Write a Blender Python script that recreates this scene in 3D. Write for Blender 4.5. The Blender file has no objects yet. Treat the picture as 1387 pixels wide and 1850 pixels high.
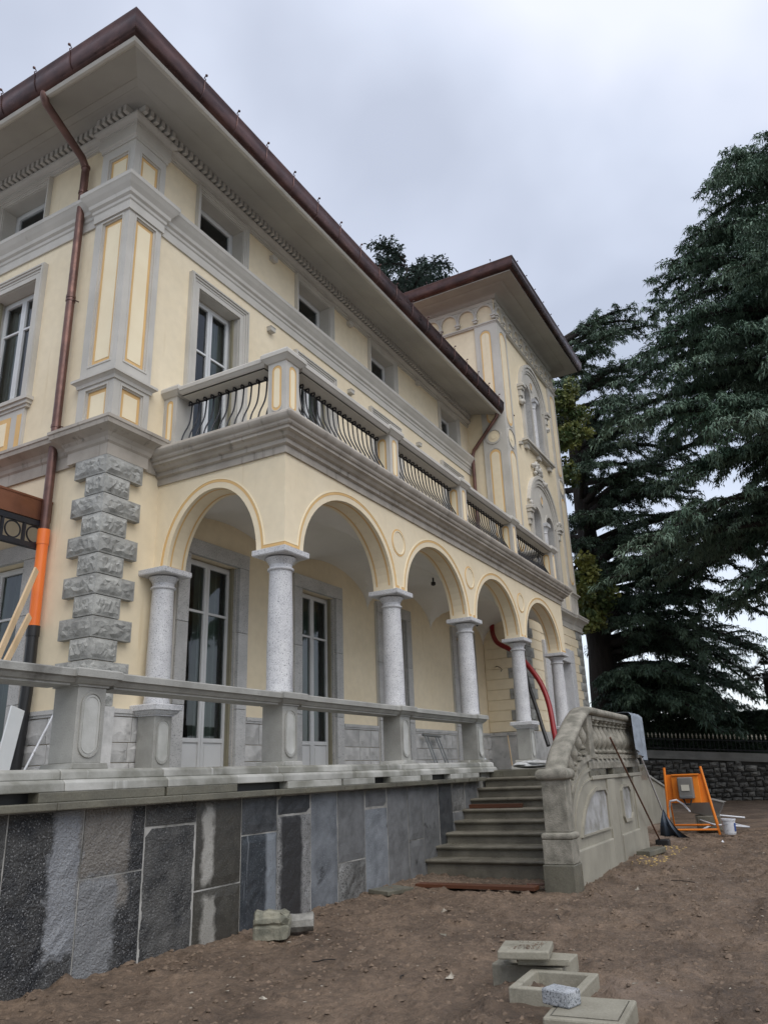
import bpy, math, random
import numpy as np
from mathutils import Matrix, Vector

random.seed(7)
rng = np.random.default_rng(11)
scene = bpy.context.scene
C = scene.collection

# ------------------------------------------------------------------ camera
FOC = 1378.8
cam_d = bpy.data.cameras.new("camera")
cam_o = bpy.data.objects.new("camera", cam_d)
C.objects.link(cam_o)
cam_d.sensor_fit = 'VERTICAL'
cam_d.sensor_height = 36.0
cam_d.lens = FOC * 36.0 / 1850.0
cam_d.shift_x = -28.37 / 1850.0
cam_d.shift_y = 7.65 / 1850.0
cam_d.clip_start = 0.05
cam_d.clip_end = 3000
CF = Vector((0.83931637, 0.43954361, 0.319921))
CR = Vector((0.47518933, -0.87902028, -0.03896725))
CU = Vector((-0.26408924, -0.18472889, 0.94664255))
CP = Vector((-7.7416, -5.7666, -0.0097))
cam_o.matrix_world = Matrix(((CR.x, CU.x, -CF.x, CP.x), (CR.y, CU.y, -CF.y, CP.y), (CR.z, CU.z, -CF.z, CP.z), (0, 0, 0, 1)))
scene.camera = cam_o

# ------------------------------------------------------------------ world, sun, exposure
SUN_EL, SUN_AZ = math.radians(52), math.radians(215)   # azimuth of the direction towards the sun, from +Y clockwise
w = bpy.data.worlds.new("World")
scene.world = w
w.use_nodes = True
wn = w.node_tree
wn.nodes.clear()
def N(t, kind, **kw):
    n = t.nodes.new(kind)
    for k, v in kw.items():
        if hasattr(n, k):
            setattr(n, k, v)
        else:
            n.inputs[k].default_value = v
    return n
wo = N(wn, 'ShaderNodeOutputWorld')
sky = N(wn, 'ShaderNodeTexSky', sky_type='NISHITA', sun_disc=False, sun_elevation=SUN_EL, sun_rotation=SUN_AZ)
bg1 = N(wn, 'ShaderNodeBackground'); bg1.inputs['Strength'].default_value = 0.05
wn.links.new(sky.outputs[0], bg1.inputs['Color'])
tc = N(wn, 'ShaderNodeTexCoord')
mp = N(wn, 'ShaderNodeMapping'); mp.inputs['Scale'].default_value = (1.0, 1.0, 2.0)
wn.links.new(tc.outputs['Generated'], mp.inputs['Vector'])
nz = N(wn, 'ShaderNodeTexNoise'); nz.inputs['Scale'].default_value = 1.7; nz.inputs['Detail'].default_value = 4.5; nz.inputs['Roughness'].default_value = 0.45; nz.inputs['Distortion'].default_value = 0.3
wn.links.new(mp.outputs[0], nz.inputs['Vector'])
cr = N(wn, 'ShaderNodeValToRGB')
cr.color_ramp.elements[0].position = 0.36; cr.color_ramp.elements[0].color = (0.345, 0.36, 0.405, 1)
cr.color_ramp.elements[1].position = 0.66; cr.color_ramp.elements[1].color = (0.57, 0.575, 0.615, 1)
e = cr.color_ramp.elements.new(0.5); e.color = (0.44, 0.46, 0.515, 1)
wn.links.new(nz.outputs['Fac'], cr.inputs['Fac'])
# overcast luminance: a little brighter towards the zenith, as an overcast sky is
sx = N(wn, 'ShaderNodeSeparateXYZ'); wn.links.new(tc.outputs['Generated'], sx.inputs[0])
mr = N(wn, 'ShaderNodeMapRange'); mr.inputs['From Min'].default_value = 0.0; mr.inputs['From Max'].default_value = 1.0
mr.inputs['To Min'].default_value = 0.95; mr.inputs['To Max'].default_value = 1.35
wn.links.new(sx.outputs['Z'], mr.inputs['Value'])
bg2 = N(wn, 'ShaderNodeBackground')
mlt = N(wn, 'ShaderNodeMath', operation='MULTIPLY'); mlt.inputs[1].default_value = 0.86
wn.links.new(mr.outputs[0], mlt.inputs[0]); wn.links.new(mlt.outputs[0], bg2.inputs['Strength'])
wn.links.new(cr.outputs[0], bg2.inputs['Color'])
ad = N(wn, 'ShaderNodeAddShader')
wn.links.new(bg1.outputs[0], ad.inputs[0]); wn.links.new(bg2.outputs[0], ad.inputs[1])
wn.links.new(ad.outputs[0], wo.inputs['Surface'])

sd = bpy.data.lights.new("sun", 'SUN')
sd.energy = 1.35; sd.angle = math.radians(55); sd.color = (1.0, 0.965, 0.91)
so = bpy.data.objects.new("sun", sd); C.objects.link(so)
sdir = Vector((math.sin(SUN_AZ) * math.cos(SUN_EL), math.cos(SUN_AZ) * math.cos(SUN_EL), math.sin(SUN_EL)))
so.rotation_euler = sdir.to_track_quat('Z', 'Y').to_euler()
so.location = (-10, -20, 30)
scene.view_settings.view_transform = 'Standard'
scene.view_settings.look = 'None'
scene.view_settings.exposure = 0.47
scene.view_settings.gamma = 1.0

# ------------------------------------------------------------------ materials
def mat(name, c1, c2=None, scale=2.0, rough=0.75, bump=0.15, bscale=40, metal=0.0, spots=None, rnd=0.0,
        stretch=(1, 1, 1), lo=0.35, hi=0.65, detail=6, streak=None, patch=None, rvar=0.0, bdist=0.01, spec=0.5, coat=0.0, fine=None, bands=()):
    m = bpy.data.materials.new(name)
    m.use_nodes = True
    t = m.node_tree
    b = t.nodes['Principled BSDF']
    b.inputs['Roughness'].default_value = rough
    b.inputs['Metallic'].default_value = metal
    b.inputs['Specular IOR Level'].default_value = spec
    b.inputs['Coat Weight'].default_value = coat
    g = N(t, 'ShaderNodeNewGeometry')
    mpn = N(t, 'ShaderNodeMapping'); mpn.inputs['Scale'].default_value = stretch
    t.links.new(g.outputs['Position'], mpn.inputs['Vector'])
    vec = mpn.outputs[0]
    if rnd:
        oi = N(t, 'ShaderNodeObjectInfo')
        ml = N(t, 'ShaderNodeVectorMath', operation='SCALE'); ml.inputs['Scale'].default_value = 17.0
        cx = N(t, 'ShaderNodeCombineXYZ')
        for i in range(3): t.links.new(oi.outputs['Random'], cx.inputs[i])
        t.links.new(cx.outputs[0], ml.inputs[0])
        av = N(t, 'ShaderNodeVectorMath', operation='ADD')
        t.links.new(vec, av.inputs[0]); t.links.new(ml.outputs[0], av.inputs[1]); vec = av.outputs[0]
    def noise(s, d=detail, r=0.55, v=None):
        n = N(t, 'ShaderNodeTexNoise'); n.inputs['Scale'].default_value = s; n.inputs['Detail'].default_value = d; n.inputs['Roughness'].default_value = r
        t.links.new(v or vec, n.inputs['Vector']); return n.outputs['Fac']
    def ramp(f, a, bb):
        n = N(t, 'ShaderNodeMapRange'); n.inputs['From Min'].default_value = a; n.inputs['From Max'].default_value = bb
        t.links.new(f, n.inputs['Value']); return n.outputs[0]
    def mix(f, a, bb, mode='MIX'):
        n = N(t, 'ShaderNodeMix', data_type='RGBA', blend_type=mode)
        if isinstance(f, float): n.inputs[0].default_value = f
        else: t.links.new(f, n.inputs[0])
        for i, q in ((6, a), (7, bb)):
            if isinstance(q, tuple): n.inputs[i].default_value = (*q, 1)
            else: t.links.new(q, n.inputs[i])
        return n.outputs[2]
    c2 = c2 or tuple(x * 0.85 for x in c1)
    col = mix(ramp(noise(scale), lo, hi), c1, c2)
    if fine:                              # fine grain tone variation
        col = mix(ramp(noise(fine[0], 3), .3, .7), col, mix(1.0, col, tuple([fine[1]] * 3), 'MULTIPLY'))
    if streak:                            # vertical water marks (colour, amount)
        v2 = N(t, 'ShaderNodeMapping'); v2.inputs['Scale'].default_value = (9, 9, .7)
        t.links.new(g.outputs['Position'], v2.inputs['Vector'])
        f1 = ramp(noise(1.0, 5, .6, v2.outputs[0]), streak[1], streak[1] + .12)
        col = mix(f1, col, streak[0])
    if patch:                             # irregular stains (colour, scale, threshold, softness)
        col = mix(ramp(noise(patch[1], 6, .6), patch[2], patch[2] + patch[3]), col, patch[0])
    for (xc, hw, z0, z1, bc, wob, *sf) in bands:      # a stain with a shape of its own: a ragged upright patch round x = xc
        sp_ = N(t, 'ShaderNodeSeparateXYZ'); t.links.new(g.outputs['Position'], sp_.inputs[0])
        def M(op, a, b_=None, c_=None):
            q = N(t, 'ShaderNodeMath', operation=op)
            for i_, vv in enumerate((a, b_, c_)):
                if vv is None: continue
                if isinstance(vv, (int, float)): q.inputs[i_].default_value = vv
                else: t.links.new(vv, q.inputs[i_])
            return q.outputs[0]
        nn = M('SUBTRACT', noise(5.0, 6, .65, g.outputs['Position']), .5)
        dx = M('ABSOLUTE', M('ADD', M('SUBTRACT', sp_.outputs[0], xc), M('MULTIPLY', nn, wob)))
        sf = sf[0] if sf else .026; fx = ramp(dx, hw + sf, hw - sf)
        zc = (z0 + z1) / 2
        dz = M('ABSOLUTE', M('ADD', M('SUBTRACT', sp_.outputs[2], zc), M('MULTIPLY', nn, wob * 1.5)))
        fz = ramp(dz, (z1 - z0) / 2 + sf * 1.6, (z1 - z0) / 2 - sf * 1.6)
        col = mix(M('MULTIPLY', fx, fz), col, bc)
    if spots:
        for sc_, sz, th in spots:
            vo = N(t, 'ShaderNodeTexNoise'); vo.inputs['Scale'].default_value = sz; vo.inputs['Detail'].default_value = 2
            t.links.new(vec, vo.inputs['Vector'])
            col = mix(ramp(vo.outputs['Fac'], th, th + .05), col, sc_)
    if rnd:
        hs = N(t, 'ShaderNodeHueSaturation')
        mm = N(t, 'ShaderNodeMapRange'); mm.inputs['To Min'].default_value = 1 - rnd; mm.inputs['To Max'].default_value = 1 + rnd
        t.links.new(oi.outputs['Random'], mm.inputs['Value']); t.links.new(mm.outputs[0], hs.inputs['Value'])
        t.links.new(col, hs.inputs['Color']); col = hs.outputs[0]
    t.links.new(col, b.inputs['Base Color'])
    if rvar:
        n = N(t, 'ShaderNodeMapRange'); n.inputs['From Min'].default_value = .35; n.inputs['From Max'].default_value = .65
        n.inputs['To Min'].default_value = max(0.05, rough - rvar); n.inputs['To Max'].default_value = min(1, rough + rvar)
        t.links.new(noise(scale * 1.7), n.inputs['Value']); t.links.new(n.outputs[0], b.inputs['Roughness'])
    if bump:
        bn = N(t, 'ShaderNodeBump'); bn.inputs['Strength'].default_value = bump; bn.inputs['Distance'].default_value = bdist
        t.links.new(noise(bscale, 5, .6), bn.inputs['Height'])
        t.links.new(bn.outputs[0], b.inputs['Normal'])
    return m

YEL = mat('yellow_plaster', (.82, .715, .525), (.74, .63, .44), scale=.9, rough=.85, bump=.12, bscale=55, lo=.3, hi=.75, streak=((.68, .565, .375), .62), fine=(7, .93))
ORA = mat('ochre_paint', (.70, .46, .20), (.64, .41, .17), rough=.8, bump=.05)
CRE = mat('cream_paint', (.84, .74, .53), (.80, .69, .48), rough=.8, bump=.05)
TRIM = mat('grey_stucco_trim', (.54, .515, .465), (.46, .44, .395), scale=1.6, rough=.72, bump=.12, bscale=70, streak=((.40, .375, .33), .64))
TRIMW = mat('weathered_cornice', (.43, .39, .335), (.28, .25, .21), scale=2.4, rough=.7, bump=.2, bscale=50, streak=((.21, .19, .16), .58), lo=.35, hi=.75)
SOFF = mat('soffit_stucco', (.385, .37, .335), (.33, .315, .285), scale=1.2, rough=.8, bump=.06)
VAULT = mat('vault_plaster', (.76, .74, .69), (.68, .66, .61), scale=.9, rough=.9, bump=.05)
QUO = mat('rock_faced_stone', (.37, .37, .345), (.235, .235, .22), scale=5, rough=.75, bump=.7, bscale=28, rnd=.13, bdist=.02)
GRA = mat('pale_granite', (.60, .60, .60), (.50, .50, .51), scale=5, bands=[(.27, .09, .80, 1.28, (.20, .20, .21), .3, .10)], rough=.62, bump=.15, bscale=120, spots=[((.13, .13, .14), 85, .60), ((.72, .72, .73), 70, .63)])
GRAD = mat('door_granite', (.52, .51, .49), (.41, .405, .39), scale=3, rough=.65, bump=.15, bscale=120, spots=[((.17, .17, .17), 80, .60)], rnd=.06)
CON = mat('pale_concrete', (.41, .405, .37), (.28, .275, .25), scale=2.2, rough=.6, bump=.3, bscale=45, patch=((.15, .145, .13), 1.6, .58, .14), fine=(90, .8))
CONP = mat('pale_panel_plaster', (.52, .52, .49), (.40, .40, .37), scale=5, rough=.6, bump=.25, bscale=40)
CONW = mat('wet_concrete', (.175, .165, .125), (.105, .10, .078), scale=2.6, rough=.38, bump=.35, bscale=38, rvar=.15, fine=(60, .75))
BASE = mat('terrace_base_stone', (.47, .465, .43), (.20, .197, .165), scale=1.5, rough=.5, bump=.35, bscale=30, streak=((.55, .55, .52), .62), rvar=.15, rnd=.12, lo=.38, hi=.6)
STE = mat('step_stone', (.215, .198, .155), (.125, .114, .088), scale=3, rough=.42, bump=.5, bscale=45, rvar=.15, fine=(80, .7))
OLD = mat('old_cast_stone', (.37, .345, .285), (.18, .17, .135), scale=7, rough=.75, bump=.8, bscale=70, fine=(120, .7), bdist=.012)
STUC = mat('stair_wall_stucco', (.33, .31, .25), (.25, .235, .19), scale=2, rough=.6, bump=.15, bscale=30, streak=((.20, .19, .155), .60))
PATCH = mat('rough_cast_panel', (.42, .42, .42), (.24, .235, .21), scale=4.5, rough=.85, bump=1.0, bscale=90, bdist=.012)
WD = [mat('wet_dark_slab', (.022, .024, .026), (.11, .108, .102), scale=3.5, rough=.22, bump=1.0, bscale=55, bdist=.03, rvar=.12, rnd=.10, detail=10, spots=[((.20, .20, .195), 75, .62), ((.11, .11, .105), 30, .62)], patch=((.23, .225, .215), .9, .60, .10)),
      mat('brown_grey_slab', (.062, .058, .048), (.040, .038, .032), scale=7, rough=.42, bump=.6, bscale=60, rnd=.10, spots=[((.12, .115, .10), 70, .63)], patch=((.24, .235, .21), 1.5, .655, .02)),
      mat('dark_blue_slab', (.034, .038, .042), (.065, .069, .074), scale=9, rough=.35, bump=.6, bscale=70, rnd=.10, streak=((.30, .31, .32), .655), spots=[((.12, .13, .14), 80, .62)]),
      mat('blue_grey_slab', (.20, .215, .232), (.12, .131, .144), scale=4, rough=.45, bump=.4, bscale=80, rnd=.12, spots=[((.26, .28, .30), 90, .60)], patch=((.02, .021, .022), 2.2, .62, .05)),
      mat('mid_grey_slab', (.165, .17, .174), (.105, .108, .11), scale=5, rough=.5, bump=.4, bscale=60, rnd=.12, spots=[((.2, .2, .2), 90, .63)], streak=((.26, .26, .26), .68), patch=((.022, .022, .022), 1.7, .61, .06)),
      mat('light_speckled_slab', (.27, .27, .26), (.11, .11, .105), scale=3.2, rough=.5, bump=.7, bscale=60, rnd=.10, spots=[((.04, .04, .04), 60, .56)])]
WD += [mat('half_dried_slab', (.018, .020, .023), (.060, .060, .058), scale=6, rough=.22, bump=1.0, bscale=42, bdist=.03, rvar=.12, bands=[(-3.02, .20, -1.25, .1, (.26, .27, .285), .30), (-2.66, .26, -1.0, .1, (.19, .175, .155), .22), (-2.72, .20, -1.75, -.75, (.20, .205, .21), .25)], spots=[((.24, .24, .24), 80, .61)]),
       mat('brown_slab_pale_strips', (.062, .058, .048), (.040, .038, .032), scale=7, rough=.42, bump=.6, bscale=60, bands=[(-1.37, .075, -.95, -.26, (.34, .33, .30), .22), (-1.33, .10, -1.60, -1.08, (.30, .29, .26), .26)], spots=[((.12, .115, .10), 70, .63)]),
       mat('dripping_slab', (.022, .028, .034), (.045, .052, .06), scale=8, rough=.3, bump=.5, bscale=70, streak=((.34, .36, .38), .58), bands=[(-.33, .10, -1.7, -.55, (.20, .22, .24), .10)], spots=[((.12, .13, .14), 80, .62)]),
       mat('split_tone_slab', (.27, .27, .265), (.19, .19, .185), scale=5, rough=.5, bump=.7, bscale=60, bands=[(.045, .20, -1.7, -.40, (.028, .028, .029), .16)], spots=[((.045, .045, .045), 70, .57)])]
MORT = mat('pale_mortar', (.43, .42, .39), (.13, .128, .115), scale=3, streak=((.06, .06, .055), .62), rough=.85, bump=.4, bscale=60)
SOIL = mat('wet_brown_soil', (.215, .150, .100), (.108, .073, .047), scale=1.3, rough=.72, bump=1.0, bscale=32, bdist=.03, rvar=.2, fine=(14, .55), patch=((.25, .19, .15), .5, .60, .2), spots=[((.20, .17, .13), 48, .71)])
CLOD = mat('soil_clods', (.19, .135, .092), (.095, .066, .044), scale=6, rough=.8, bump=.6, bscale=60)
CHIP = mat('pale_rubble', (.42, .38, .31), (.14, .11, .08), scale=9, rough=.8, bump=.4, bscale=80)
COP = mat('weathered_copper', (.125, .068, .060), (.060, .037, .036), scale=2.3, rough=.34, bump=.05, metal=.75, stretch=(1, 1, 2), rvar=.1, streak=((.20, .12, .11), .68))
COPN = mat('new_copper', (.27, .115, .065), (.16, .07, .045), scale=2, rough=.38, metal=.7, bump=.08, rvar=.1)
PIPE = mat('copper_pipe', (.185, .098, .078), (.11, .062, .052), scale=2.3, rough=.38, bump=.05, metal=.6, stretch=(1, 1, 2), rvar=.1, streak=((.25, .16, .14), .68))
IRON = mat('black_iron', (.010, .011, .016), (.016, .016, .02), rough=.4, bump=.1, bscale=90)
WIN = mat('white_window_paint', (.62, .63, .63), (.56, .57, .57), rough=.45, bump=.02)
DFR = mat('grey_door_paint', (.60, .60, .59), (.54, .54, .53), rough=.42, bump=.02)
TRK = mat('beige_shutter_track', (.24, .22, .15), (.20, .18, .12), rough=.5, bump=.02)
DARKI = mat('dim_room', (.36, .37, .37), (.28, .29, .29), rough=.9, bump=0)
CURT = mat('grey_green_curtain', (.40, .46, .41), (.28, .33, .29), scale=1, rough=.9, bump=.05)
ORP = mat('orange_pipe', (.83, .20, .035), (.78, .17, .03), rough=.35, bump=.02, patch=((.6, .25, .12), 5, .66, .05))
BLP = mat('black_plastic_and_gap_shade', (.012, .012, .013), (.02, .02, .02), rough=.4, bump=.05)  # plastic parts, and the black painted in for shaded gaps and slots
REDP = mat('red_hose', (.27, .012, .014), (.20, .01, .012), rough=.4, bump=.03)
ORF = mat('orange_steel', (.80, .24, .02), (.70, .19, .015), rough=.42, bump=.03, patch=((.45, .2, .06), 9, .66, .05))
WHP = mat('white_plastic', (.66, .67, .70), (.55, .56, .58), rough=.4, bump=.03, patch=((.3, .29, .27), 9, .64, .1))
GRP = mat('grey_tub_plastic', (.20, .195, .18), (.13, .125, .115), rough=.6, bump=.05)
TARP = mat('dark_blue_tarpaulin', (.022, .034, .052), (.035, .05, .07), scale=6, rough=.5, bump=.3, bscale=30)
CLO = mat('grey_blue_cloth', (.25, .285, .33), (.17, .195, .225), scale=8, rough=.9, bump=.3, bscale=90)
WOOD = mat('pale_timber', (.60, .45, .28), (.50, .36, .21), scale=4, rough=.7, bump=.2, bscale=30, stretch=(1, 1, .1))
WOODD = mat('wet_brown_timber', (.12, .045, .022), (.07, .028, .015), scale=4, rough=.4, bump=.3, bscale=30, stretch=(1, .1, 1))
BARK = mat('dark_bark', (.030, .024, .021), (.014, .012, .011), scale=3, rough=.95, bump=1.0, bscale=9, bdist=.06, stretch=(1, 1, .25))
HEDGE_M = mat('hedge_leaves', (.018, .040, .016), (.008, .020, .010), scale=2.0, rough=.6, bump=0)
NEED1 = mat('cedar_needles', (.105, .165, .105), (.036, .070, .046), scale=.55, rough=.65, bump=0, lo=.38, hi=.62)
NEED2 = mat('blue_cedar_needles', (.155, .225, .160), (.052, .102, .062), scale=.45, rough=.65, bump=0, lo=.4, hi=.6)
NEED3 = mat('hazed_cedar_needles', (.10, .145, .125), (.06, .095, .082), scale=.6, rough=.7, bump=0)  # distance haze is mixed into these needle colours
LEAFY = mat('yellow_green_leaves', (.16, .17, .035), (.045, .080, .022), scale=1.1, rough=.55, bump=0, lo=.42, hi=.6)
PALM = mat('palm_green', (.016, .030, .013), (.010, .018, .009), rough=.6, bump=0)
RUB = mat('dark_rubble_stone', (.21, .205, .185), (.075, .072, .066), scale=5, rough=.7, bump=.6, bscale=30, rnd=.35)
RUBM = mat('rubble_mortar', (.055, .052, .046), (.03, .029, .026), scale=4, rough=.9, bump=.5, bscale=30)
TILE = mat('roof_tiles', (.22, .10, .06), (.14, .07, .045), scale=3, rough=.8, bump=.3)
SACK = mat('milky_plastic_sheet', (.60, .61, .61), (.42, .43, .43), scale=5, rough=.3, bump=.3, bscale=20)
STRAW = mat('straw_bristles', (.42, .30, .11), (.30, .20, .07), scale=20, rough=.8, bump=.4, bscale=90)
BAGM = mat('blue_white_bag', (.62, .66, .70), (.03, .22, .36), scale=11, rough=.35, bump=.2, lo=.5, hi=.56)
MET = mat('galvanised_steel', (.36, .37, .37), (.26, .27, .27), rough=.35, metal=.8, bump=.05)
GOLD = mat('pale_spear_paint', (.50, .47, .38), (.40, .37, .30), rough=.45, metal=.3, bump=0)
PALEC = mat('pale_cast_coping', (.22, .215, .195), (.15, .145, .13), scale=2, rough=.6, bump=.2)
WHB = mat('white_board', (.72, .74, .74), (.66, .68, .68), rough=.5, bump=.02)
SIGN = mat('paper_label', (.55, .53, .45), (.5, .48, .4), rough=.7, bump=0)
DRED = mat('dark_red_cloth', (.10, .01, .02), (.07, .008, .015), rough=.8, bump=.1)

def glass(name, tint, refl=1.0):
    m = bpy.data.materials.new(name); m.use_nodes = True; t = m.node_tree; t.nodes.clear()
    o = N(t, 'ShaderNodeOutputMaterial'); mx = N(t, 'ShaderNodeMixShader'); tr = N(t, 'ShaderNodeBsdfTransparent'); gl = N(t, 'ShaderNodeBsdfGlossy')
    tr.inputs['Color'].default_value = (*tint, 1); gl.inputs['Roughness'].default_value = 0.02; gl.inputs['Color'].default_value = (.9, .92, .95, 1)
    fr = N(t, 'ShaderNodeFresnel'); fr.inputs['IOR'].default_value = 1.55
    mm = N(t, 'ShaderNodeMath', operation='MULTIPLY_ADD'); mm.inputs[1].default_value = refl; mm.inputs[2].default_value = .01
    g = N(t, 'ShaderNodeNewGeometry'); nn = N(t, 'ShaderNodeTexNoise'); nn.inputs['Scale'].default_value = 1.2
    t.links.new(g.outputs['Position'], nn.inputs['Vector'])
    bp = N(t, 'ShaderNodeBump'); bp.inputs['Strength'].default_value = .06; bp.inputs['Distance'].default_value = .02
    t.links.new(nn.outputs['Fac'], bp.inputs['Height']); t.links.new(bp.outputs[0], gl.inputs['Normal'])
    t.links.new(fr.outputs[0], mm.inputs[0]); t.links.new(mm.outputs[0], mx.inputs[0])
    t.links.new(tr.outputs[0], mx.inputs[1]); t.links.new(gl.outputs[0], mx.inputs[2]); t.links.new(mx.outputs[0], o.inputs['Surface'])
    return m
GLS = glass('window_glass', (.72, .78, .76), 1.0)

# ------------------------------------------------------------------ mesh helpers
WPOS = {}
class MB:
    """collects shapes; build() links them as ONE mesh object"""
    def __init__(s, T=None):
        s.v = []; s.f = []; s.T = T
    def add(s, vs, fs):
        o = len(s.v)
        s.v += [tuple(q) for q in vs]
        s.f += [tuple(i + o for i in f) for f in fs]
        return s
    def box(s, x0, x1, y0, y1, z0, z1):
        return s.add([(x0, y0, z0), (x1, y0, z0), (x1, y1, z0), (x0, y1, z0), (x0, y0, z1), (x1, y0, z1), (x1, y1, z1), (x0, y1, z1)],
                     [(0, 3, 2, 1), (4, 5, 6, 7), (0, 1, 5, 4), (1, 2, 6, 5), (2, 3, 7, 6), (3, 0, 4, 7)])
    def loft(s, rings, closed=True, caps=True):
        n = len(rings[0]); vs = [q for r in rings for q in r]; fs = []
        for i in range(len(rings) - 1):
            for j in range(n if closed else n - 1):
                k = (j + 1) % n
                fs.append((i * n + j, i * n + k, (i + 1) * n + k, (i + 1) * n + j))
        if caps:
            fs.append(tuple(range(n))[::-1]); fs.append(tuple((len(rings) - 1) * n + j for j in range(n)))
        return s.add(vs, fs)
    def prism(s, poly, axis, a, b):
        """poly in the two remaining axes, extruded along axis from a to b"""
        def P(q, t):
            return {'x': (t, q[0], q[1]), 'y': (q[0], t, q[1]), 'z': (q[0], q[1], t)}[axis]
        return s.loft([[P(q, a) for q in poly], [P(q, b) for q in poly]])
    def lathe(s, prof, n=24, c=(0, 0, 0)):
        rings = [[(c[0] + r * math.cos(2 * math.pi * j / n), c[1] + r * math.sin(2 * math.pi * j / n), c[2] + z) for j in range(n)] for r, z in prof]
        return s.loft(rings)
    def tube(s, path, r, n=8, caps=True):
        path = [Vector(p) for p in path]; R = r if isinstance(r, (list, tuple)) else [r] * len(path)
        rings = []; up = None
        for i, p in enumerate(path):
            t = (path[min(i + 1, len(path) - 1)] - path[max(i - 1, 0)]).normalized()
            if up is None:
                up = Vector((0, 0, 1)) if abs(t.z) < .9 else Vector((1, 0, 0))
            a = t.cross(up).normalized(); b = a.cross(t).normalized(); up = b
            rings.append([p + R[i] * (a * math.cos(2 * math.pi * j / n) + b * math.sin(2 * math.pi * j / n)) for j in range(n)])
        return s.loft(rings, caps=caps)
    def sweep(s, prof, path, closed=False):
        """moulding: prof is a closed polygon of (outward offset, z); path is a plan polyline, outward on its right hand"""
        P = [Vector((q[0], q[1])) for q in path]; n = len(P); rings = []
        for i in range(n):
            def nr(a, b):
                d = (b - a).normalized(); return Vector((d.y, -d.x))
            if closed or 0 < i < n - 1:
                n1 = nr(P[i - 1], P[i]); n2 = nr(P[i], P[(i + 1) % n]); m = (n1 + n2) / (1 + n1.dot(n2))
            elif i == 0: m = nr(P[0], P[1])
            else: m = nr(P[-2], P[-1])
            rings.append([(P[i].x + m.x * o, P[i].y + m.y * o, z) for o, z in prof])
        if closed:
            rings.append(rings[0])
            return s.loft(rings, caps=False)
        return s.loft(rings)
    def build(s, name, m, parent=None, at=None, smooth=None, bevel=None, label=None):
        me = bpy.data.meshes.new(name)
        pw = WPOS.get(parent.name, Vector((0, 0, 0))) if parent else Vector((0, 0, 0))
        at = Vector(at) if at is not None else pw
        T = s.T
        vs = [Vector(T(*q)) - at if T else Vector(q) - at for q in s.v]
        me.from_pydata([tuple(v) for v in vs], [], s.f)
        me.materials.append(m)
        if smooth is not None:
            me.polygons.foreach_set('use_smooth', [True] * len(me.polygons))
            me.set_sharp_from_angle(angle=math.radians(smooth))
        me.update()
        return link(name, me, parent, at, bevel, label)
def link(name, me, parent=None, at=(0, 0, 0), bevel=None, label=None, rot=None):
    o = bpy.data.objects.new(name, me)
    C.objects.link(o)
    pw = WPOS.get(parent.name, Vector((0, 0, 0))) if parent else Vector((0, 0, 0))
    at = Vector(at)
    if parent: o.parent = parent
    o.location = at - pw
    if rot: o.rotation_euler = rot
    WPOS[o.name] = at
    if bevel:
        md = o.modifiers.new('bevel', 'BEVEL'); md.width = bevel; md.segments = 2; md.limit_method = 'ANGLE'; md.angle_limit = math.radians(40)
        md.harden_normals = False
    if label: o['label'] = label
    return o
def tag(o, label=None, cat=None, group=None, kind=None):
    if label: o['label'] = label
    if cat: o['category'] = cat
    if group: o['group'] = group
    if kind: o['kind'] = kind
    return o
def thing(name, label, cat, at=(0, 0, 0), group=None):
    o = bpy.data.objects.new(name, None); o.empty_display_size = .2
    C.objects.link(o); o.location = at; WPOS[o.name] = Vector(at)
    return tag(o, label, cat, group)
def fast_mesh(name, V, F, m, parent=None, smooth=False):
    """numpy verts (n,3) and faces (k,3 or 4)"""
    me = bpy.data.meshes.new(name)
    k = F.shape[1]
    pw = WPOS.get(parent.name, Vector((0, 0, 0))) if parent else Vector((0, 0, 0))
    V = V - np.array(pw)
    me.vertices.add(len(V)); me.vertices.foreach_set('co', V.astype(np.float32).ravel())
    me.loops.add(F.size); me.loops.foreach_set('vertex_index', F.astype(np.int32).ravel())
    me.polygons.add(len(F)); me.polygons.foreach_set('loop_start', np.arange(0, F.size, k, dtype=np.int32))
    me.polygons.foreach_set('loop_total', np.full(len(F), k, dtype=np.int32))
    if smooth: me.polygons.foreach_set('use_smooth', np.ones(len(F), dtype=bool))
    me.materials.append(m); me.update(calc_edges=True); me.validate()
    return link(name, me, parent, pw)

# numpy value noise
_LAT = rng.random((64, 64))
def vnoise(x, y):
    xi = np.floor(x).astype(int); yi = np.floor(y).astype(int); fx = x - xi; fy = y - yi
    fx = fx * fx * (3 - 2 * fx); fy = fy * fy * (3 - 2 * fy)
    g = lambda a, b: _LAT[a % 64, b % 64]
    return (g(xi, yi) * (1 - fx) + g(xi + 1, yi) * fx) * (1 - fy) + (g(xi, yi + 1) * (1 - fx) + g(xi + 1, yi + 1) * fx) * fy
def fbm(x, y, o=5):
    r = 0; a = .5
    for i in range(o):
        r = r + a * vnoise(x * 2 ** i + 7.3 * i, y * 2 ** i + 3.1 * i); a *= .5
    return r

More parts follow.
